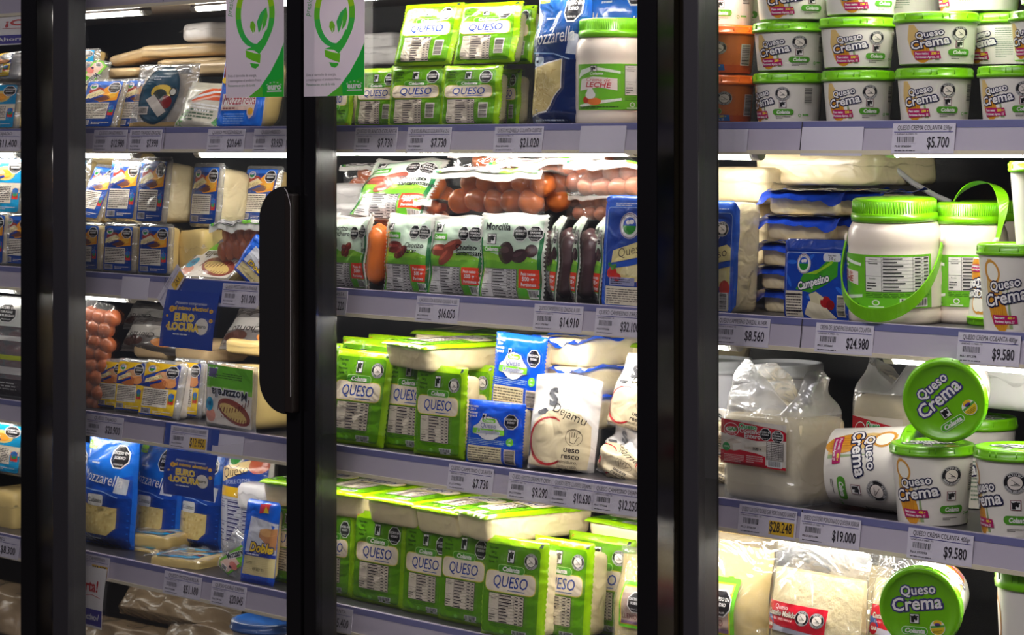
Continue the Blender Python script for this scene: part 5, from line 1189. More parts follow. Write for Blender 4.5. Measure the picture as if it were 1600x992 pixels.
# tall tubs on the third shelf
tubat('tub_tall', 1457, 691, .050, 'C', 'tall cream tub carrying the face-on tub, third shelf', 40, 134, 'tall cream tubs')
tubat('tub_tall', 1592, 697, .045, 'C', 'tall cream tub at the picture edge, whole label facing front, third shelf', 4, 142, 'tall cream tubs')
def tublay(key, px, py, Y, label, yaw, pitch=0, spin=0, w=None, cat='tub', group='tall cream tubs'):
    """a tub on its side, lid facing the camera side; px, py: middle of the lid's face at depth Y"""
    r = take(key); w0, h0, d0 = DIM[key]; q = (w or w0) / w0; r.rotation_mode = 'QUATERNION'
    ax = Matrix.Rotation(R(yaw), 3, 'Z') @ Matrix.Rotation(R(90 + pitch), 3, 'X') @ Matrix.Rotation(R(spin), 3, 'Z')
    r.rotation_quaternion = ax.to_quaternion(); r.scale = (q, q, q); r.location = at(px, py, Y) - ax @ Vector((0, 0, h0 * q)); return tag(r, label, cat, group)
tublay('tub_face', 1475, 627, -.025, 'tall cream tub lying on top, bright green lid facing out', 26, 5, 34, .113)
t = tublay('tub_tall', 1306, 757, .045, 'tall cream tub lying on its side below the knotted bag', 0, 0, 0, .130)
ax = Matrix.Rotation(R(18), 3, 'Z') @ Matrix.Rotation(R(90), 3, 'Y') @ Matrix.Rotation(R(0), 3, 'Z'); t.rotation_quaternion = ax.to_quaternion(); t.location = at(1306, 752, .055); t.location.z = ZS['C'] + .0545 + .002
lie('slab_white', 1548, 640, .20, 'clear bag of round cheeses behind the face-on tub', .14, .07, .12, 0, 'cheese bag')
tubat('tub_tall', 1530, 650, .22, 'C', 'green-lidded tub in the back row, black octagon on its wall, third shelf', 200, 120, 'tall cream tubs')
lie('slab_white', 1425, 706, .14, 'white slab behind the tall tubs, below the face-on tub', .14, .03, .10, 0)

# ------------------------------------------------------------------ FOURTH SHELF, middle door
xs = [(407, 490, 788, .060, 'green cheese pack astride the door handle frame, seen through the second door'), (484, 548, 795, .050, 'first green cheese pack past the handle post, fourth shelf'), (546, 628, 802, .045, 'second green cheese pack past the handle post, black octagon whole'),
      (624, 700, 818, .040, 'third green cheese pack past the handle post, octagon half hidden'), (680, 762, 822, .035, 'fourth green cheese pack past the handle post, loose film at its foot')]
for i, (a, b, y, Y, lb) in enumerate(xs): stand('queso_oct', a, b, y, 'D', Y, lb, 'cheese pack', GD, yaw=0, lean=3 + i * .4)
stand('queso', 746, 844, 841, 'D', -.002, 'foremost green cheese pack, round seal and broad cheese side, fourth shelf', 'cheese pack', GD, yaw=3, lean=5, ds=1.5)
stand('queso', 822, 916, 842, 'D', .050, 'green cheese pack behind the foremost one, cheese side at its edge', 'cheese pack', GD, yaw=2, lean=5, ds=1.2)
stand('queso', 880, 985, 836, 'D', .140, 'green cheese pack in the back, by the yellow bagged block', 'cheese pack', GD, yaw=0, lean=3)
for i in range(5): stand('queso_oct', 470 + i * 62, 548 + i * 62, 800 + i * 12, 'D', .155, 'green cheese pack of the hidden second row, %s' % ('behind the first', 'behind the second', 'behind the third', 'behind the fourth', 'behind the foremost')[i] + ' front pack', 'cheese pack', GD, yaw=0, lean=2)
GF = 'green packs lying flat on the standing row'
fl = [(404, 748, .045, 'flat green pack seen through the handle door, first on the standing row', .150, 2), (474, 760, .040, 'flat green pack just past the handle post, on the standing row', .150, 3),
      (567, 774, .034, 'flat green pack, second past the handle post, glare along its edge', .128, 0), (642, 788, .030, 'flat green pack with yellowish end, third past the handle post', .115, -2),
      (706, 794, .018, 'largest flat green pack, long cheese side showing, end of the row', .100, -12)]
for a, y, Y, lb, w, yw in fl: flat('queso_flat', a, y, Y, lb, w, .22 if a == 706 else .19, 1.05, yw, False, 'cheese pack', GF)
flat('queso_flat', 600, 768, .24, 'flat green pack in the second row, behind the glare edge one', .15, .19, 1.0, 0, False, 'cheese pack', GF)
flat('queso_flat', 500, 752, .24, 'flat green pack in the second row, nearest the handle post', .15, .19, 1.0, 0, False, 'cheese pack', GF)
flat('queso_flat', 912, 808, .17, 'flat green pack beside the door post, above the yellow bagged block', .15, .19, 1.0, -6, False, 'cheese pack', GF)
stand('quesillo', 936, 1030, 862, 'D', .060, 'yellow bagged cheese block with green framed label at the door post', 'cheese bag', 'bagged soft cheese', yaw=0, lean=3)
# ------------------------------------------------------------------ FOURTH SHELF, tub side
stand('quesillo', 1050, 1178, 838, 'D', .060, 'yellow bagged cheese with green framed label and black octagon, beside door frame', 'cheese bag', 'bagged soft cheese', yaw=0, lean=2)
lie('slab_yellow', 1130, 860, .17, 'yellow slab lying on top behind the octagon bag, under the price rail', .14, .03, .12)
lie('slab_yellow', 1132, 838, .18, 'second yellow slab, touching the underside of the price rail', .14, .025, .12)
stand('molido', 1176, 1322, 850, 'D', .025, 'big clear bag of ground cheese with red label, fourth shelf', 'cheese bag', 'ground cheese bags', yaw=-3, lean=4, ds=.8)
stand('molido', 1270, 1370, 842, 'D', .22, 'clear bag of ground cheese behind, rising to the price rail', 'cheese bag', 'ground cheese bags', yaw=4, lean=6, ds=.7)
stand('molido_tail', 1334, 1444, 862, 'D', .10, 'clear bag of ground cheese with red label behind the dark green lid', 'cheese bag', 'ground cheese bags', yaw=2, lean=8, ds=.75)
tublay('tub_face', 1437, 951, -.015, 'tall cream tub lying with darker green lid facing out, lowest', 24, 2, 0, .113)
tubat('tub_tall', 1626, 880, .060, 'D', 'tall cream tub at the lower picture corner, fourth shelf', 4, 142, 'tall cream tubs')
# ------------------------------------------------------------------ behind the second door (left part of the photograph) and at the picture edge
sl = lambda *a, **k: lie(*a, **k)
# top shelf
stand('zarzal', 112, 178, 122, 'A', .030, 'blue-labelled cheese pack leaning, foremost on the top shelf behind the handle door', 'cheese pack', 'blue and orange packs', yaw=10, lean=22)
stand('zarzal', 176, 228, 120, 'A', .070, 'blue-labelled cheese pack half hidden by the oval label pack, top shelf', 'cheese pack', 'blue and orange packs', yaw=8, lean=18)
stand('oval', 198, 292, 99, 'A', .040, 'clear cheese pack with dark oval label, top shelf', 'cheese pack', None, yaw=8, lean=14)
stand('orange_bag', 254, 344, 122, 'A', .020, 'crinkled pouch with orange, white and green stripes, top shelf', 'cheese pouch', None, yaw=0, lean=24, roll=4)
stand('mozz_rigid', 334, 404, 72, 'A', .030, 'blue cheese pack under the first light bulb sticker, top shelf', 'cheese pack', None, yaw=4, lean=11)
sl('slab_yellow', 100, 204, .060, 'yellow cheese block at the frame of the handle door, top shelf', .06, .085, .06, 0)
sl('slab_beige', 170, 122, .14, 'beige cheese slab, lowest of the stack behind the leaning blue pack', .17, .020, .12, 4)
sl('slab_beige', 196, 98, .18, 'beige cheese slab tilted in the middle of the stack, top shelf', .14, .022, .12, -4, lean=4, roll=-6)
sl('slab_beige', 290, 104, .16, 'long beige cheese slab under the thick one, top shelf stack', .20, .016, .12, 0)
sl('slab_thick', 272, 88, .17, 'thick beige cheese slab on top of the stack, shiny wrapped end', .22, .024, .12, 2)
sl('slab_beige', 330, 118, .15, 'beige cheese slab behind the striped pouch, low in the stack', .14, .030, .12, 0)
sl('slab_white', 304, 64, .22, 'white-wrapped block crowning the beige stack, top shelf', .11, .036, .10, -8)
stand('wedge', 128, 172, 32, zpx(150, 92, .12), .12, 'white and blue wedge bag beside the offer sign, top shelf', 'cheese pack', None, yaw=6, lean=8, roll=-172)
stand('zarzal_sky', 92, 150, 76, zpx(120, 122, .12), .12, 'sky blue pack standing below the offer sign, top shelf', 'cheese pack', 'sky blue packs', yaw=0, lean=6)
# second shelf
BL = 'blue and orange packs'
stand('zarzal', 110, 156, 347, 'B', .030, 'blue cheese pack at the frame, lower row, second shelf', 'cheese pack', BL, yaw=2, lean=3)
stand('zarzal', 157, 210, 348, 'B', .028, 'blue cheese pack, middle of the lower row, second shelf', 'cheese pack', BL, yaw=4, lean=3)
stand('zarzal', 212, 266, 349, 'B', .026, 'blue cheese pack, last of the lower row, beside the yellow block', 'cheese pack', BL, yaw=3, lean=3)
zu = zpx(180, 346, .05)
stand('zarzal', 112, 154, 256, zu, .05, 'blue cheese pack leaning with an orange strip, upper row, second shelf', 'cheese pack', BL, yaw=4, lean=24, roll=5)
stand('zarzal', 159, 212, 246, zu - .0005, .05, 'blue cheese pack, middle of the upper row, second shelf', 'cheese pack', BL, yaw=4, lean=10)
stand('zarzal_fat', 208, 256, 244, zu - .003, .045, 'blue cheese pack with bulging pale cheese, upper row, second shelf', 'cheese pack', BL, yaw=-6, lean=7)
stand('zarzal_fat', 292, 340, 254, zu - .006, .085, 'blue pack with black octagon behind the bulging cheese, second shelf', 'cheese pack', BL, yaw=-6, lean=6)
stand('zarzal', 366, 424, 258, zu, .14, 'blue pack at the upper back beside the door handle, second shelf', 'cheese pack', BL, yaw=0, lean=14)
stand('zarzal_sky', 84, 132, 242, zpx(110, 340, .10), .10, 'sky blue pack at the frame, upper row, second shelf', 'cheese pack', 'sky blue packs', yaw=0, lean=6)
sl('slab_yellow', 160, 262, .20, 'bright yellow cheese at the back of the upper row, second shelf', .10, .03, .1)
sl('slab_beige', 425, 318, .24, 'beige cheese slab at the back beside the door handle, second shelf', .14, .05, .1)
sl('slab_yellow', 296, 430, .060, 'pale yellow cheese block beside the lower row of blue packs', .078, .083, .06, 0)
stand('mozz_green', 262, 352, 366, 'B', -.006, 'clear pack of cheese slices with green grass print, lying back, second shelf', 'cheese pack', None, yaw=6, lean=58, ds=.30, flip=True)
bag = links('links_brown', 372, 408, .050, 'bag of thick brown sausages by the door handle, white film folded over', .13, 6, 0, -3, hs=2.0)
stand('doble', 355, 412, 372, 'B', .020, 'blue pack leaning by the door handle, its cheese pale, second shelf', 'cheese pack', None, yaw=10, lean=12, roll=32)
# third shelf
def red_bag(key):
    root = empty('sausage_bag'); rn = random.Random(5)
    for j in range(7):
        for i in range(2):
            part(sausage((-.05 + i * .055 + rn.uniform(-.004, .004), .015, .014 + j * .022), (-.002 + i * .055, .015 + rn.uniform(0, .006), .014 + j * .022 + rn.uniform(-.006, .006)), .0125, 0, 10, j), 'sausage', M_RED, root, True)
    A = Art(110, 170); A.rect(4, 120, 102, 46, (214, 214, 210), 1); A.octagon(30, 142, 16); A.octagon(70, 142, 16, ('EXCESO EN', 'GRASAS', 'SATURADAS')); A.rect(4, 64, 102, 8, (190, 200, 60), 1); A.rect(4, 40, 102, 12, (214, 208, 206), 1); A.rect(4, 96, 102, 8, (220, 216, 214), 1); A.rect(4, 4, 102, 28, (70, 64, 66), 1); A.fine(10, 8, 80, 20, 4, (190, 186, 184), 2, 5, .4)
    s = Sheet(.115, .17, .006, .002, 7.0, .01, .02)
    part(s.mesh((230, 230, 230)), 'clear_film', HAZE, root, True); part(s.art(A), 'label_print', FILM, root, True)
    PROTO[key] = root; DIM[key] = (.115, .17, .03); return root
red_bag('bag_red')
def ball_bag(key):
    root = empty('sausage_bag'); rn = random.Random(9)
    for j in range(8):
        for i in range(3):
            x = -.028 + i * .028 + (.010 if j % 2 else 0); z = .014 + j * .0215
            part(sausage((x - .017, .02 + rn.uniform(-.004, .004), z + rn.uniform(-.005, .005)), (x + .017, .02, z + rn.uniform(-.006, .006)), .0145, 0, 12, j + i), 'sausage', M_SAUS, root, True)
    m = MB(); m.grid(lambda u, v: (-.052 + .016 * u + .006 * math.sin(v * 9) + .02 * v * v, -.004 - .010 * math.sin(u * 2.4) + .004 * nz(u, v * 4, 2, 2), .19 * v), 8, 30, lin((226, 226, 228))); part(m, 'seal_film', FILMT, root, True)
    c = MB(); c.grid(lambda u, v: (-.045 + .10 * u, .001 + .004 * nz(u * 4, v * 6, 3, 1.5), .188 * v), 24, 40); part(c, 'clear_film', CLEAR, root, True)
    PROTO[key] = root; DIM[key] = (.10, .19, .04); return root
ball_bag('bag_balls')
stand('bag_red', 40, 120, 462, 'C', .075, 'bag of red sausages at the frame of the handle door, third shelf', 'sausage bag', 'red sausage bags', yaw=0, lean=4)
stand('bag_balls', 86, 148, 466, 'C', .018, 'tall clear bag of round brown sausages, third shelf', 'sausage bag', None, yaw=10, lean=6, roll=7)
pouch('chorizo_dark', 'sausage_pouch', .16, .10, .02, (lambda A: (A.rect(4, 4, 152, 92, (96, 92, 92), 1), A.rect(4, 40, 152, 30, (170, 166, 162), 2), A.text('Chorizo', 60, 48, 16, (30, 26, 30), 4, rot=180), A.ell(120, 24, 26, 12, (206, 130, 60), 3), A.ell(40, 24, 30, 14, (70, 40, 34), 3), A.ell(136, 56, 14, 14, (120, 170, 60), 3), A)[-1])(Art(160, 100)), (120, 116, 116), seed=88.0, crumple=.006)
stand('chorizo_dark', 176, 270, 492, zpx(220, 545, .14), .14, 'dark sausage pouch with upside-down lettering at the back, third shelf', 'sausage pouch', 'dark sausage pouches', yaw=0, lean=30)
stand('chorizo_dark', 330, 440, 478, zpx(380, 540, .14), .14, 'dark sausage pouch at the back beside the door handle, third shelf', 'sausage pouch', 'dark sausage pouches', yaw=0, lean=36)
stand('chorizo_dark', 180, 262, 470, zpx(220, 510, .26), .26, 'dark sausage pouch furthest back, under the lamp, third shelf', 'sausage pouch', 'dark sausage pouches', yaw=0, lean=30)
sl('slab_beige', 232, 562, .15, 'cheese tray in wrinkled film, behind the yellow packs, third shelf', .10, .040, .1, 4, cat='cheese pack')
sl('slab_beige', 296, 566, .14, 'cheese tray in wrinkled film, under the hanging blue sign, third shelf', .11, .040, .1, -3, cat='cheese pack')
sl('slab_yellow', 382, 556, .14, 'yellow-topped block behind the upside-down green label, third shelf', .13, .03, .1, 0)
YL = 'yellow and blue packs'
stand('zarzal_yellow', 148, 192, 560, 'C', .050, 'yellow and blue cheese pack, hindmost of the three, third shelf', 'cheese pack', YL, yaw=6, lean=6)
stand('zarzal_yellow', 174, 224, 560, 'C', .036, 'yellow and blue cheese pack, middle of the three, third shelf', 'cheese pack', YL, yaw=8, lean=8)
stand('zarzal_yellow', 210, 276, 562, 'C', .006, 'yellow and blue cheese pack, foremost with white cheese side, third shelf', 'cheese pack', YL, yaw=12, lean=12, roll=2, ds=1.5)
stand('zarzal_yellow', 262, 312, 560, 'C', .060, 'yellow and blue pack behind the foremost one, only an edge showing', 'cheese pack', YL, yaw=6, lean=7)
stand('mozz_green', 318, 396, 568, 'C', .024, 'cheese block with upside-down green label, beside the door handle, third shelf', 'cheese pack', None, yaw=-8, lean=2, flip=True)
sl('slab_yellow', 432, 676, .10, 'pale yellow cheese below the door handle, third shelf', .10, .05, .1, 0)
# fourth shelf
MZ = 'blue cheese pouches'
stand('mozz', 80, 122, 690, 'D', .060, 'blue cheese pouch cut off by the frame, fourth shelf', 'cheese pouch', MZ, yaw=0, lean=4)
stand('mozz', 114, 192, 682, 'D', .045, 'blue cheese pouch facing front, cheese cubes in its window', 'cheese pouch', MZ, yaw=2, lean=4)
stand('mozz', 196, 262, 690, 'D', .130, 'darker blue cheese pouch behind the flat trays, beside the front-facing pouch', 'cheese pouch', MZ, yaw=0, lean=4)
stand('mozz', 266, 330, 700, 'D', .150, 'blue cheese pouch below the hanging sign, fourth shelf', 'cheese pouch', MZ, yaw=0, lean=4)
stand('quesobag', 328, 402, 690, 'D', .120, 'white, yellow and blue pouch with printed table, fourth shelf', 'cheese pouch', None, yaw=0, lean=3)
sl('slab_sky', 226, 858, .085, 'cheese tray with blue label on top of another, fourth shelf', .118, .030, .10, 10, cat='cheese pack', group='flat cheese trays')
sl('slab_sky', 215, 882, .080, 'cheese tray in milky film under the blue-labelled one', .11, .034, .10, 0, cat='cheese pack', group='flat cheese trays')
sl('slab_sky', 270, 896, .020, 'cheese tray with blue label lying foremost on the bare shelf', .120, .030, .10, 14, cat='cheese pack', group='flat cheese trays')
stand('wedge', 330, 380, 832, 'D', .030, 'small wedge pack with green rim beside the blue slices pack', 'cheese pack', None, yaw=4, lean=14, roll=24)
stand('doble', 372, 424, 782, 'D', .020, 'tall blue pack of cheese slices against the green packs, yellow lettering', 'cheese pack', None, yaw=2, lean=7)
sl('slab_white', 392, 800, .10, 'cheese in clear film resting behind the blue slices pack', .09, .05, .08, 0, cat='cheese pack')
# at the picture edge, behind the first door
stand('zarzal_sky', -40, 26, 128, 'A', .03, 'sky blue pack at the picture edge, top shelf', 'cheese pack', 'sky blue packs', yaw=0, lean=8)
stand('zarzal_yellow', -30, 20, 82, zpx(0, 126, .10), .10, 'yellow cheese pack above the sky blue one at the picture edge', 'cheese pack', None, yaw=-20, lean=10, ds=2)
stand('zarzal_sky', -36, 34, 242, zpx(0, 336, .05), .05, 'sky blue pack at the picture edge, upper row, second shelf', 'cheese pack', 'sky blue packs', yaw=0, lean=8)
stand('zarzal', -40, 8, 330, 'B', .03, 'dark blue pack at the picture edge, lower row, second shelf', 'cheese pack', BL, yaw=0, lean=4)
stand('zarzal', 2, 46, 332, 'B', .04, 'dark blue pack hidden by the first door frame, lower row, second shelf', 'cheese pack', BL, yaw=0, lean=4)
stand('bag_red', -60, 44, 462, 'C', .03, 'bag of red sausages at the picture edge, third shelf', 'sausage bag', 'red sausage bags', yaw=0, lean=4)
stand('zarzal_sky', -46, 36, 655, zpx(0, 740, .05), .05, 'sky blue pack at the picture edge, standing on a yellow block, fourth shelf', 'cheese pack', 'sky blue packs', yaw=0, lean=6)
sl('slab_yellow', -2, 830, .050, 'yellow cheese block at the picture edge, fourth shelf', .11, .085, .09, 0)
# bottom deck, dim
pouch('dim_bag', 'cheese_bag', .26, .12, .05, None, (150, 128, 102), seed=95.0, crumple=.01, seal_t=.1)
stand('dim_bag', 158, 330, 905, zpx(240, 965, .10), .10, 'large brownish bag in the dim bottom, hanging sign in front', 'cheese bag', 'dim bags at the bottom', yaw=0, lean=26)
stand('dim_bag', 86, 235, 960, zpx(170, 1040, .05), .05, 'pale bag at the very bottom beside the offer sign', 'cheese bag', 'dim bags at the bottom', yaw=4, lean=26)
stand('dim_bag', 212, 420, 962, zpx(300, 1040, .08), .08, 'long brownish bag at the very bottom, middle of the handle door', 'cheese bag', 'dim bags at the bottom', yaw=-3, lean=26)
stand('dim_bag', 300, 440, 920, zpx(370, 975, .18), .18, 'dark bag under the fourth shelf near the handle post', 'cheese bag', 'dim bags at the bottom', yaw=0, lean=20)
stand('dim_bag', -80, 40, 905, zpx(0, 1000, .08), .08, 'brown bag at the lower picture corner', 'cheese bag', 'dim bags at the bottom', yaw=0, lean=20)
tub('blue_tub', 'cream_tub', .060, .054, .06, None, plain((30, 86, 160), .3, .3), ribs=0)
tubat('blue_tub', 424, 966, .06, zpx(424, 1020, .06), 'tub with blue lid at the very bottom by the handle post', 0, 130, None)
# ------------------------------------------------------------------ hanging signs
def hang(name, px0, px1, py0, py1, Y, A, label, cat, curve=.010, skew=0.0, mat=CARD, back=(240, 236, 238), th=.0006, group=None):
    """a card hung in front of the rail; its lower end swings out a little"""
    P0, P1 = at(px0, py0, Y), at(px1, py0, Y); w = P1.x - P0.x; h = P0.z - at(px0, py1, Y).z
    root = empty(name, (P0.x, Y, P0.z)); tag(root, label, cat, group); m = MB()
    def f(u, v, o=0.0): return (u * w + skew * v * w, -curve * math.sin(v * 1.5) * (1 - .3 * math.sin(u * 3.1)) - .002 * math.sin(u * 3.1) + o, -v * h)
    m.grid(lambda u, v: f(u, v), 14, 14, lin(back), True); m.grid(lambda u, v: f(u, v, th), 14, 14, lin(back))
    part(m, 'card', mat, root, True); part(A.mesh('print', lambda a, b, L: (lambda p: (p[0], p[1] - .0004 - EPS * L, p[2]))(f(a / A.W, 1 - b / A.H)), 6.0), 'sign_print', mat, root, True); return root
def art_oferta():
    A = Art(120, 110); A.rect(0, 0, 120, 110, (236, 230, 230), 0); A.text('¡Oferta!', 60, 66, 20, (200, 30, 36), 2, bold=.03, sx=.95); A.line([(14, 58), (50, 54), (86, 60), (112, 56)], 1.4, (200, 90, 90), 2); A.rect(0, 4, 120, 30, (62, 52, 150), 1); A.text('Ahorro Efectivo√', 60, 14, 12, WHITE, 2, bold=.02, sx=.85); return A
hang('offer_sign', -6, 132, 22, 72, -.006, art_oferta(), 'white offer sign with purple band hanging at the top shelf, frame across it', 'sign', .012, 0, group='offer signs')
hang('offer_sign', 103, 167, 876, 966, -.014, art_oferta(), 'white offer sign with purple band hanging below the fourth shelf', 'sign', .016, .04, group='offer signs')
def art_locura():
    A = Art(110, 110); b = (18, 60, 160); A.rect(0, 0, 110, 110, b, 0)
    A.text('¡Nuestro compromiso', 56, 84, 6, WHITE, 2, sx=.85); A.text('al mismo efectivo!', 58, 73, 8, (246, 196, 40), 2, bold=.03, sx=.85); A.text('EURO', 46, 52, 14, (246, 206, 70), 2, bold=.05, sx=.8, out=(240, 236, 220), outw=.02); A.text('LOCURA', 46, 34, 14, (246, 206, 70), 2, bold=.05, sx=.8, out=(240, 236, 220), outw=.02)
    A.ell(84, 44, 14, 16, (232, 222, 214), 2); A.text('euro', 84, 41, 7, (90, 90, 90), 3, bold=.03); A.fine(26, 24, 56, 4, 1, WHITE, 2, 3, .6)
    for x, y, r in ((18, 74, 6), (100, 74, 4), (14, 40, 4), (102, 56, 4), (10, 60, 2.5)): A.ell(x, y, r, r, (240, 180, 50), 2, 14); A.text('$', x, y - r * .45, r * .9, (120, 60, 20), 3)
    return A
LS = 'blue hanging signs'
hang('hanging_sign', 262, 344, 452, 540, -.013, art_locura(), 'blue hanging sign with yellow letters below the second shelf', 'sign', .014, -.04, back=(18, 60, 160), group=LS)
hang('hanging_sign', 262, 340, 700, 768, -.013, art_locura(), 'blue hanging sign with yellow letters below the third shelf', 'sign', .020, .10, back=(18, 60, 160), group=LS)
# ------------------------------------------------------------------ price tags
M_TAGC = (214, 206, 222)
def price(px0, px1, shelf, price_s, head, label, yellow=False, dz=0.0, roll=0, size=1.0, blank=False, low=.002, out=0.0, code=True):
    Yt = -.0120 - out; P0, P1 = at(px0, 300, Yt), at(px1, 300, Yt); w = P1.x - P0.x; h = .0405 * size; W, H = 70.0 * w / .075 if False else 70.0, 40.0
    root = empty('price_tag', (P0.x, Yt, ZS[shelf] - .0445 * (1 if size == 1 else .97) - low + .002 + dz)); root.rotation_mode = 'YXZ'
    root.rotation_euler = (R(-7.5), R(roll), 0); tag(root, label, 'price tag', 'shelf price tags')
    m = MB(); m.box(0, w, .0000, .0006, 0, h, lin(M_TAGC)); part(m, 'card', CARD, root)
    A = Art(W, H); ink = (38, 32, 44)
    if not blank:
        if yellow: A.rect(38, 4, 30, 19, (232, 184, 40), 1)
        A.text(head, 36, 31, 6.4, ink, 2, sx=min(.62, 58 / (len(head) * 5.0)), shear=.12, bold=-.005)
        A.rect(2, 28, 66, .8, (80, 76, 150), 2); A.text('UNIDAD A MED. 75', 4, 24.6, 2.2, ink, 2, align='l', sx=.9)
        if code: A.barcode(5, 13, 22, 10, 2, len(price_s) * 7 + px0 % 11, M_TAGC)
        A.text('PLU ' + str(370000 + (px0 * 37) % 9000), 4, 8, 2.6, ink, 2, align='l', bold=.02); A.fine(4, 2.5, 44, 2.4, 1, (80, 74, 86), 2, 4, .5)
        A.text(price_s, 52, 8, 14, ink, 3, sx=.42 if len(price_s) > 6 else .45, bold=.015)
    if A.t: part(A.mesh('print', lambda a, b, L: (a / W * w, -.0003 - EPS * .6 * L, b / H * h), 12.0), 'tag_print', CARD, root)
    return root
T = lambda n, where: 'price tag reading %s %s' % (n, where)
PR = [(1392, 1490, 'A', '$5.700', 'QUESO CREMA COLANTA 230gr', 'below the bottom row of tubs, top shelf'), (552, 618, 'A', '$7.730', 'QUESO BLANCO COLANTA', 'below the lower row of green packs, nearer the handle post'),
      (634, 702, 'A', '$7.730', 'QUESO BLANCO COLANTA x 250', 'below the lower row of green packs, nearer the blue pouch'), (770, 846, 'A', '$21.020', 'QUESO MOZARELLA COLANTA CUBITOS', 'below the blue grated pouch, top shelf'),
      (144, 196, 'A', '$12.980', 'QUESO SANDWICH', 'below the leaning blue pack, top shelf'), (200, 250, 'A', '$7.990', 'QUESO TAJADO ZARZAL', 'below the dark oval label, top shelf'), (322, 380, 'A', '$20.640', 'QUESO MOZZARELLA', 'below the blue pack and sticker, top shelf'), (394, 445, 'A', '$3.950', 'QUESO FRESCO', 'beside the handle post, top shelf'),
      (486, 540, 'B', '$15.220', 'CHORIZO COLANTA', 'below the dark sausage bag, second shelf'), (648, 714, 'B', '$16.050', 'CHORIZO STA ROSANO COCIDO X 500', 'below the standing sausage bags, second shelf'), (832, 908, 'B', '$14.910', 'QUESO CAMPESINO EL ZARZAL X 500', 'below the edge-on blood sausages, second shelf'),
      (928, 1002, 'B', '$32.100', 'QUESO CAMPESINO ZARZAL', 'at the door post below the tall blue pack'), (1036, 1112, 'B', '$14.910', 'QUESO CAMPESINO X 400', 'half hidden by the frame, second shelf'), (1114, 1200, 'B', '$8.560', 'QUESO CAMPESINO ZARZAL X 240R', 'below the pile of blue packs'),
      (1272, 1362, 'B', '$24.980', 'CREMA DE LECHE PASTEURIZADA COLANTA', 'below the handled jar'), (1494, 1592, 'B', '$9.580', 'QUESO CREMA COLANTA 400gr', 'below the tall tub, second shelf'),
      (466, 518, 'C', '$4.740', 'QUESO COLANTA', 'at the handle post, third shelf'), (698, 768, 'C', '$7.730', 'QUESO CAMPESINO COLANTA', 'below the blue shield packs, third shelf'), (792, 860, 'C', '$9.290', 'QUESO FRESCO DEJAMU Y CREM', 'below the red ring bag'), (858, 926, 'C', '$10.630', 'QUESO SIETE CUEROS DEJAMU', 'below the crumpled white bags'), (924, 1000, 'C', '$12.250', 'QUESO CAMPESINO DEJAMU', 'at the door post, third shelf'),
      (1248, 1342, 'C', '$19.000', 'QUESO COSTEÑO PORCIONADO QUESERA X500GR', 'beside the yellow price, below the tub on its side'), (1416, 1518, 'C', '$9.580', 'QUESO CREMA COLANTA 400gr', 'below the tall tubs, third shelf'),
      (132, 190, 'C', '$20.900', 'QUESO TAJADO', 'below the yellow and blue packs, third shelf'), (254, 312, 'D', '$51.180', 'QUESO MOZZARELLA', 'below the foremost cheese tray, curling at its foot'), (328, 382, 'D', '$20.045', 'QUESO DOBLE CREMA', 'below the wedge pack, fourth shelf'), (478, 548, 'D', '$15.400', 'QUESO COLANTA', 'past the handle post, fourth shelf'),
      (345, 402, 'B', '$11.000', 'QUESO MOZZARELLA FINESSE', 'left of the door handle, second shelf')]
PR += [(-42, 30, 'A', '$11.400', 'QUESO TAJADO', 'at the picture edge, top shelf'), (-36, 28, 'D', '$8.300', 'QUESO', 'at the picture edge, fourth shelf')]
for a, b, s_, p_, h_, w_ in PR: price(a, b, s_, p_, h_, T(p_, w_))
price(1152, 1242, 'C', '$28.248', 'QUESO COSTEÑO DOBLE GAR PORCIONADO GRANDE', 'price tag with yellow $28.248 below the open milky bag', True)
price(264, 322, 'C', '$12.950', 'QUESO MOZARELLA QUESO X 500GRMS', 'price tag with yellow price above the lower blue hanging sign', True)
price(112, 168, 'D', '$23.950', 'QUESO CAMPESINO', 'price tag with yellow price above the lower offer sign', True)
price(84, 130, 'A', '$9.900', 'QUESO', 'price tag with yellow price at the frame, top shelf', True)
price(904, 975, 'A', '', '', 'blank white tag below the cream jar, top shelf', blank=True)
price(1250, 1346, 'A', '', '', 'blank white strip hanging a little low beside the rail joint, top shelf', blank=True, low=.006)
price(1096, 1166, 'A', '', '', 'blank white strip at the door frame, top shelf', blank=True, size=.8)
price(188, 230, 'B', '', '', 'blank pale tag below the lower blue packs, second shelf', blank=True)
price(330, 378, 'C', '', '', 'blank grey strip beside the lower blue sign tag, third shelf', blank=True, low=.006)
price(268, 312, 'B', '$6.990', 'QUESO', 'tilted white tag on the upper blue sign, one of an overlapping pair', roll=34, low=.012, out=.004, code=True)
price(258, 300, 'B', '2X1', 'OFERTA', 'tilted tag with yellow patch hanging lowest on the upper blue sign', True, roll=-52, low=.020, out=.006, size=.9, code=False)
# blue card strips on the rails that carry the hanging signs
for a, b, s_, lb in ((262, 400, 'B', 'blue card strip in the rail above the upper hanging sign'), (256, 340, 'C', 'blue card strip in the rail above the lower hanging sign')):
    P0, P1 = at(a, 300, -.0108), at(b, 300, -.0108); m = MB(); m.add([(P0.x, -.0060, ZS[s_] - .002), (P1.x, -.0060, ZS[s_] - .002), (P1.x, -.0116, ZS[s_] - .046), (P0.x, -.0116, ZS[s_] - .046), (P0.x, -.0056, ZS[s_] - .002), (P1.x, -.0056, ZS[s_] - .002), (P1.x, -.0112, ZS[s_] - .046), (P0.x, -.0112, ZS[s_] - .046)], [(0, 3, 2, 1), (4, 5, 6, 7), (0, 1, 5, 4), (3, 7, 6, 2)], lin((36, 70, 160)))
    tag(m.build('rail_card', CARD), lb, 'card strip', 'blue rail cards')
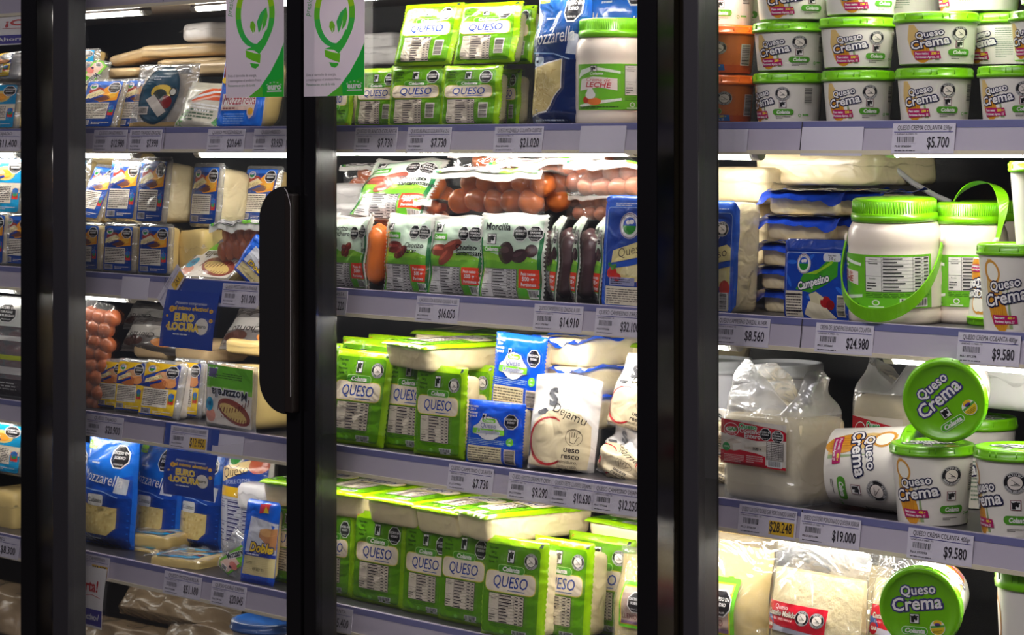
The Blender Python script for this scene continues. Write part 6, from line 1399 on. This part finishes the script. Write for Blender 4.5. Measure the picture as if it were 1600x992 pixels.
# ------------------------------------------------------------------ light bulb stickers on the door glass
def art_bulb():
    A = Art(92, 250); A.rect(0, 0, 92, 250, (226, 218, 224), 0); g = [(190, 226, 30), (160, 216, 30), (110, 206, 50), (70, 200, 80), (60, 196, 90)]
    cx, cy, rx, ry = 47, 128, 31, 52; n = 48
    for k in range(n):                                # ring of the bulb, lime above and emerald below, tapering to a point at its lower end
        a, b = R(-38 + k * 350 / n), R(-38 + (k + 1) * 350 / n); q = []
        for j, t in ((k, a), (k + 1, b)):
            w = 8.5 * min(1.0, (n - j) / 9.0); o = (8.5 - w) * .35; q.append((cx + (rx - o) * math.cos(t), cy + (ry - o) * math.sin(t), cx + (rx - o - w) * math.cos(t), cy + (ry - o - w) * math.sin(t)))
        t = (math.sin((a + b) / 2) + 1) / 2; col = g[min(4, int((1 - t) * 5))]
        A.poly([(q[0][0], q[0][1]), (q[1][0], q[1][1]), (q[1][2], q[1][3]), (q[0][2], q[0][3])], col, 2)
    A.poly([(72, 97), (64, 103), (58, 90), (48, 80), (32, 74), (46, 72), (54, 66), (64, 80)], (64, 200, 76), 3)
    A.poly([(32, 73), (33, 62), (42, 57), (55, 52), (56, 66), (46, 68)], (120, 208, 40), 4)
    A.poly([(39, 53), (42, 46), (48, 44), (53, 48), (53, 51), (46, 52)], (70, 196, 60), 3)
    A.poly([(53, 98), (50, 116), (56, 130), (65, 138), (67, 124), (64, 110), (58, 102), (60, 118), (56, 104)], (90, 204, 66), 2); A.poly([(53, 98), (50, 116), (56, 130), (65, 138), (60, 124), (56, 110)], (70, 200, 100), 3)
    A.poly([(44, 98), (39, 108), (40, 116), (44, 118), (48, 110), (47, 102)], (130, 206, 50), 2); A.line([(45, 97), (44, 106)], .8, WHITE, 3)
    A.poly([(36, 0), (92, 0), (92, 82), (84, 62), (70, 36), (54, 14)], (40, 190, 70), 1); A.poly([(36, 0), (60, 0), (58, 18), (52, 12)], (100, 206, 60), 2); A.poly([(60, 0), (92, 0), (92, 30), (70, 20)], (60, 196, 60), 2)
    for i, t in enumerate(('Evita el derroche de energía,', 'y mantengamos el producto fresco.', 'Pensemos en pro de la vida')): A.text(t, 4, 32 - i * 7.6, 4.2, (90, 90, 90) if i < 2 else (40, 110, 60), 2, align='l', sx=.62 if i == 1 else .66)
    A.text('euro', 77, 11.5, 9, WHITE, 4, bold=.05, sx=.84); A.rect(66, 7.5, 23, 2, WHITE, 4); A.text('* * * * *', 77, 19, 4.6, WHITE, 4, arc=14)
    A.text('presione', 12, 146, 8, (40, 150, 60), 2, rot=80, shear=.1); return A
def sticker(px0, px1, pyb, Y, label):
    P0, P1 = at(px0, pyb, Y), at(px1, pyb, Y); w = P1.x - P0.x; A = art_bulb(); h = 250 / 153.0 * (at(px0, 0, Y).z - P0.z)
    root = empty('door_sticker', (P0.x, Y, P0.z)); tag(root, label, 'sticker', 'light bulb stickers')
    m = MB(); m.box(0, w, 0, .0004, 0, h, lin((226, 218, 224))); part(m, 'vinyl_sheet', STICK, root); part(A.mesh('print', lambda a, b, L: (a / 92 * w, -.0001 - .00007 * L, b / 250 * h)), 'sticker_print', STICK, root)
sticker(353, 443.5, 153, -.1165, 'white and green light bulb sticker on the handle door glass')
sticker(475, 569.5, 151, -.1213, 'white and green light bulb sticker overlapping the frame of the middle door')
# goods that were prepared but never set out
for k_, r_ in PROTO.items():
    if k_ not in USED:
        for o_ in [x for x in KIDLIST.get(r_.name, [])]:
            for p_ in KIDLIST.get(o_.name, []): bpy.data.objects.remove(p_)
            bpy.data.objects.remove(o_)
        bpy.data.objects.remove(r_)
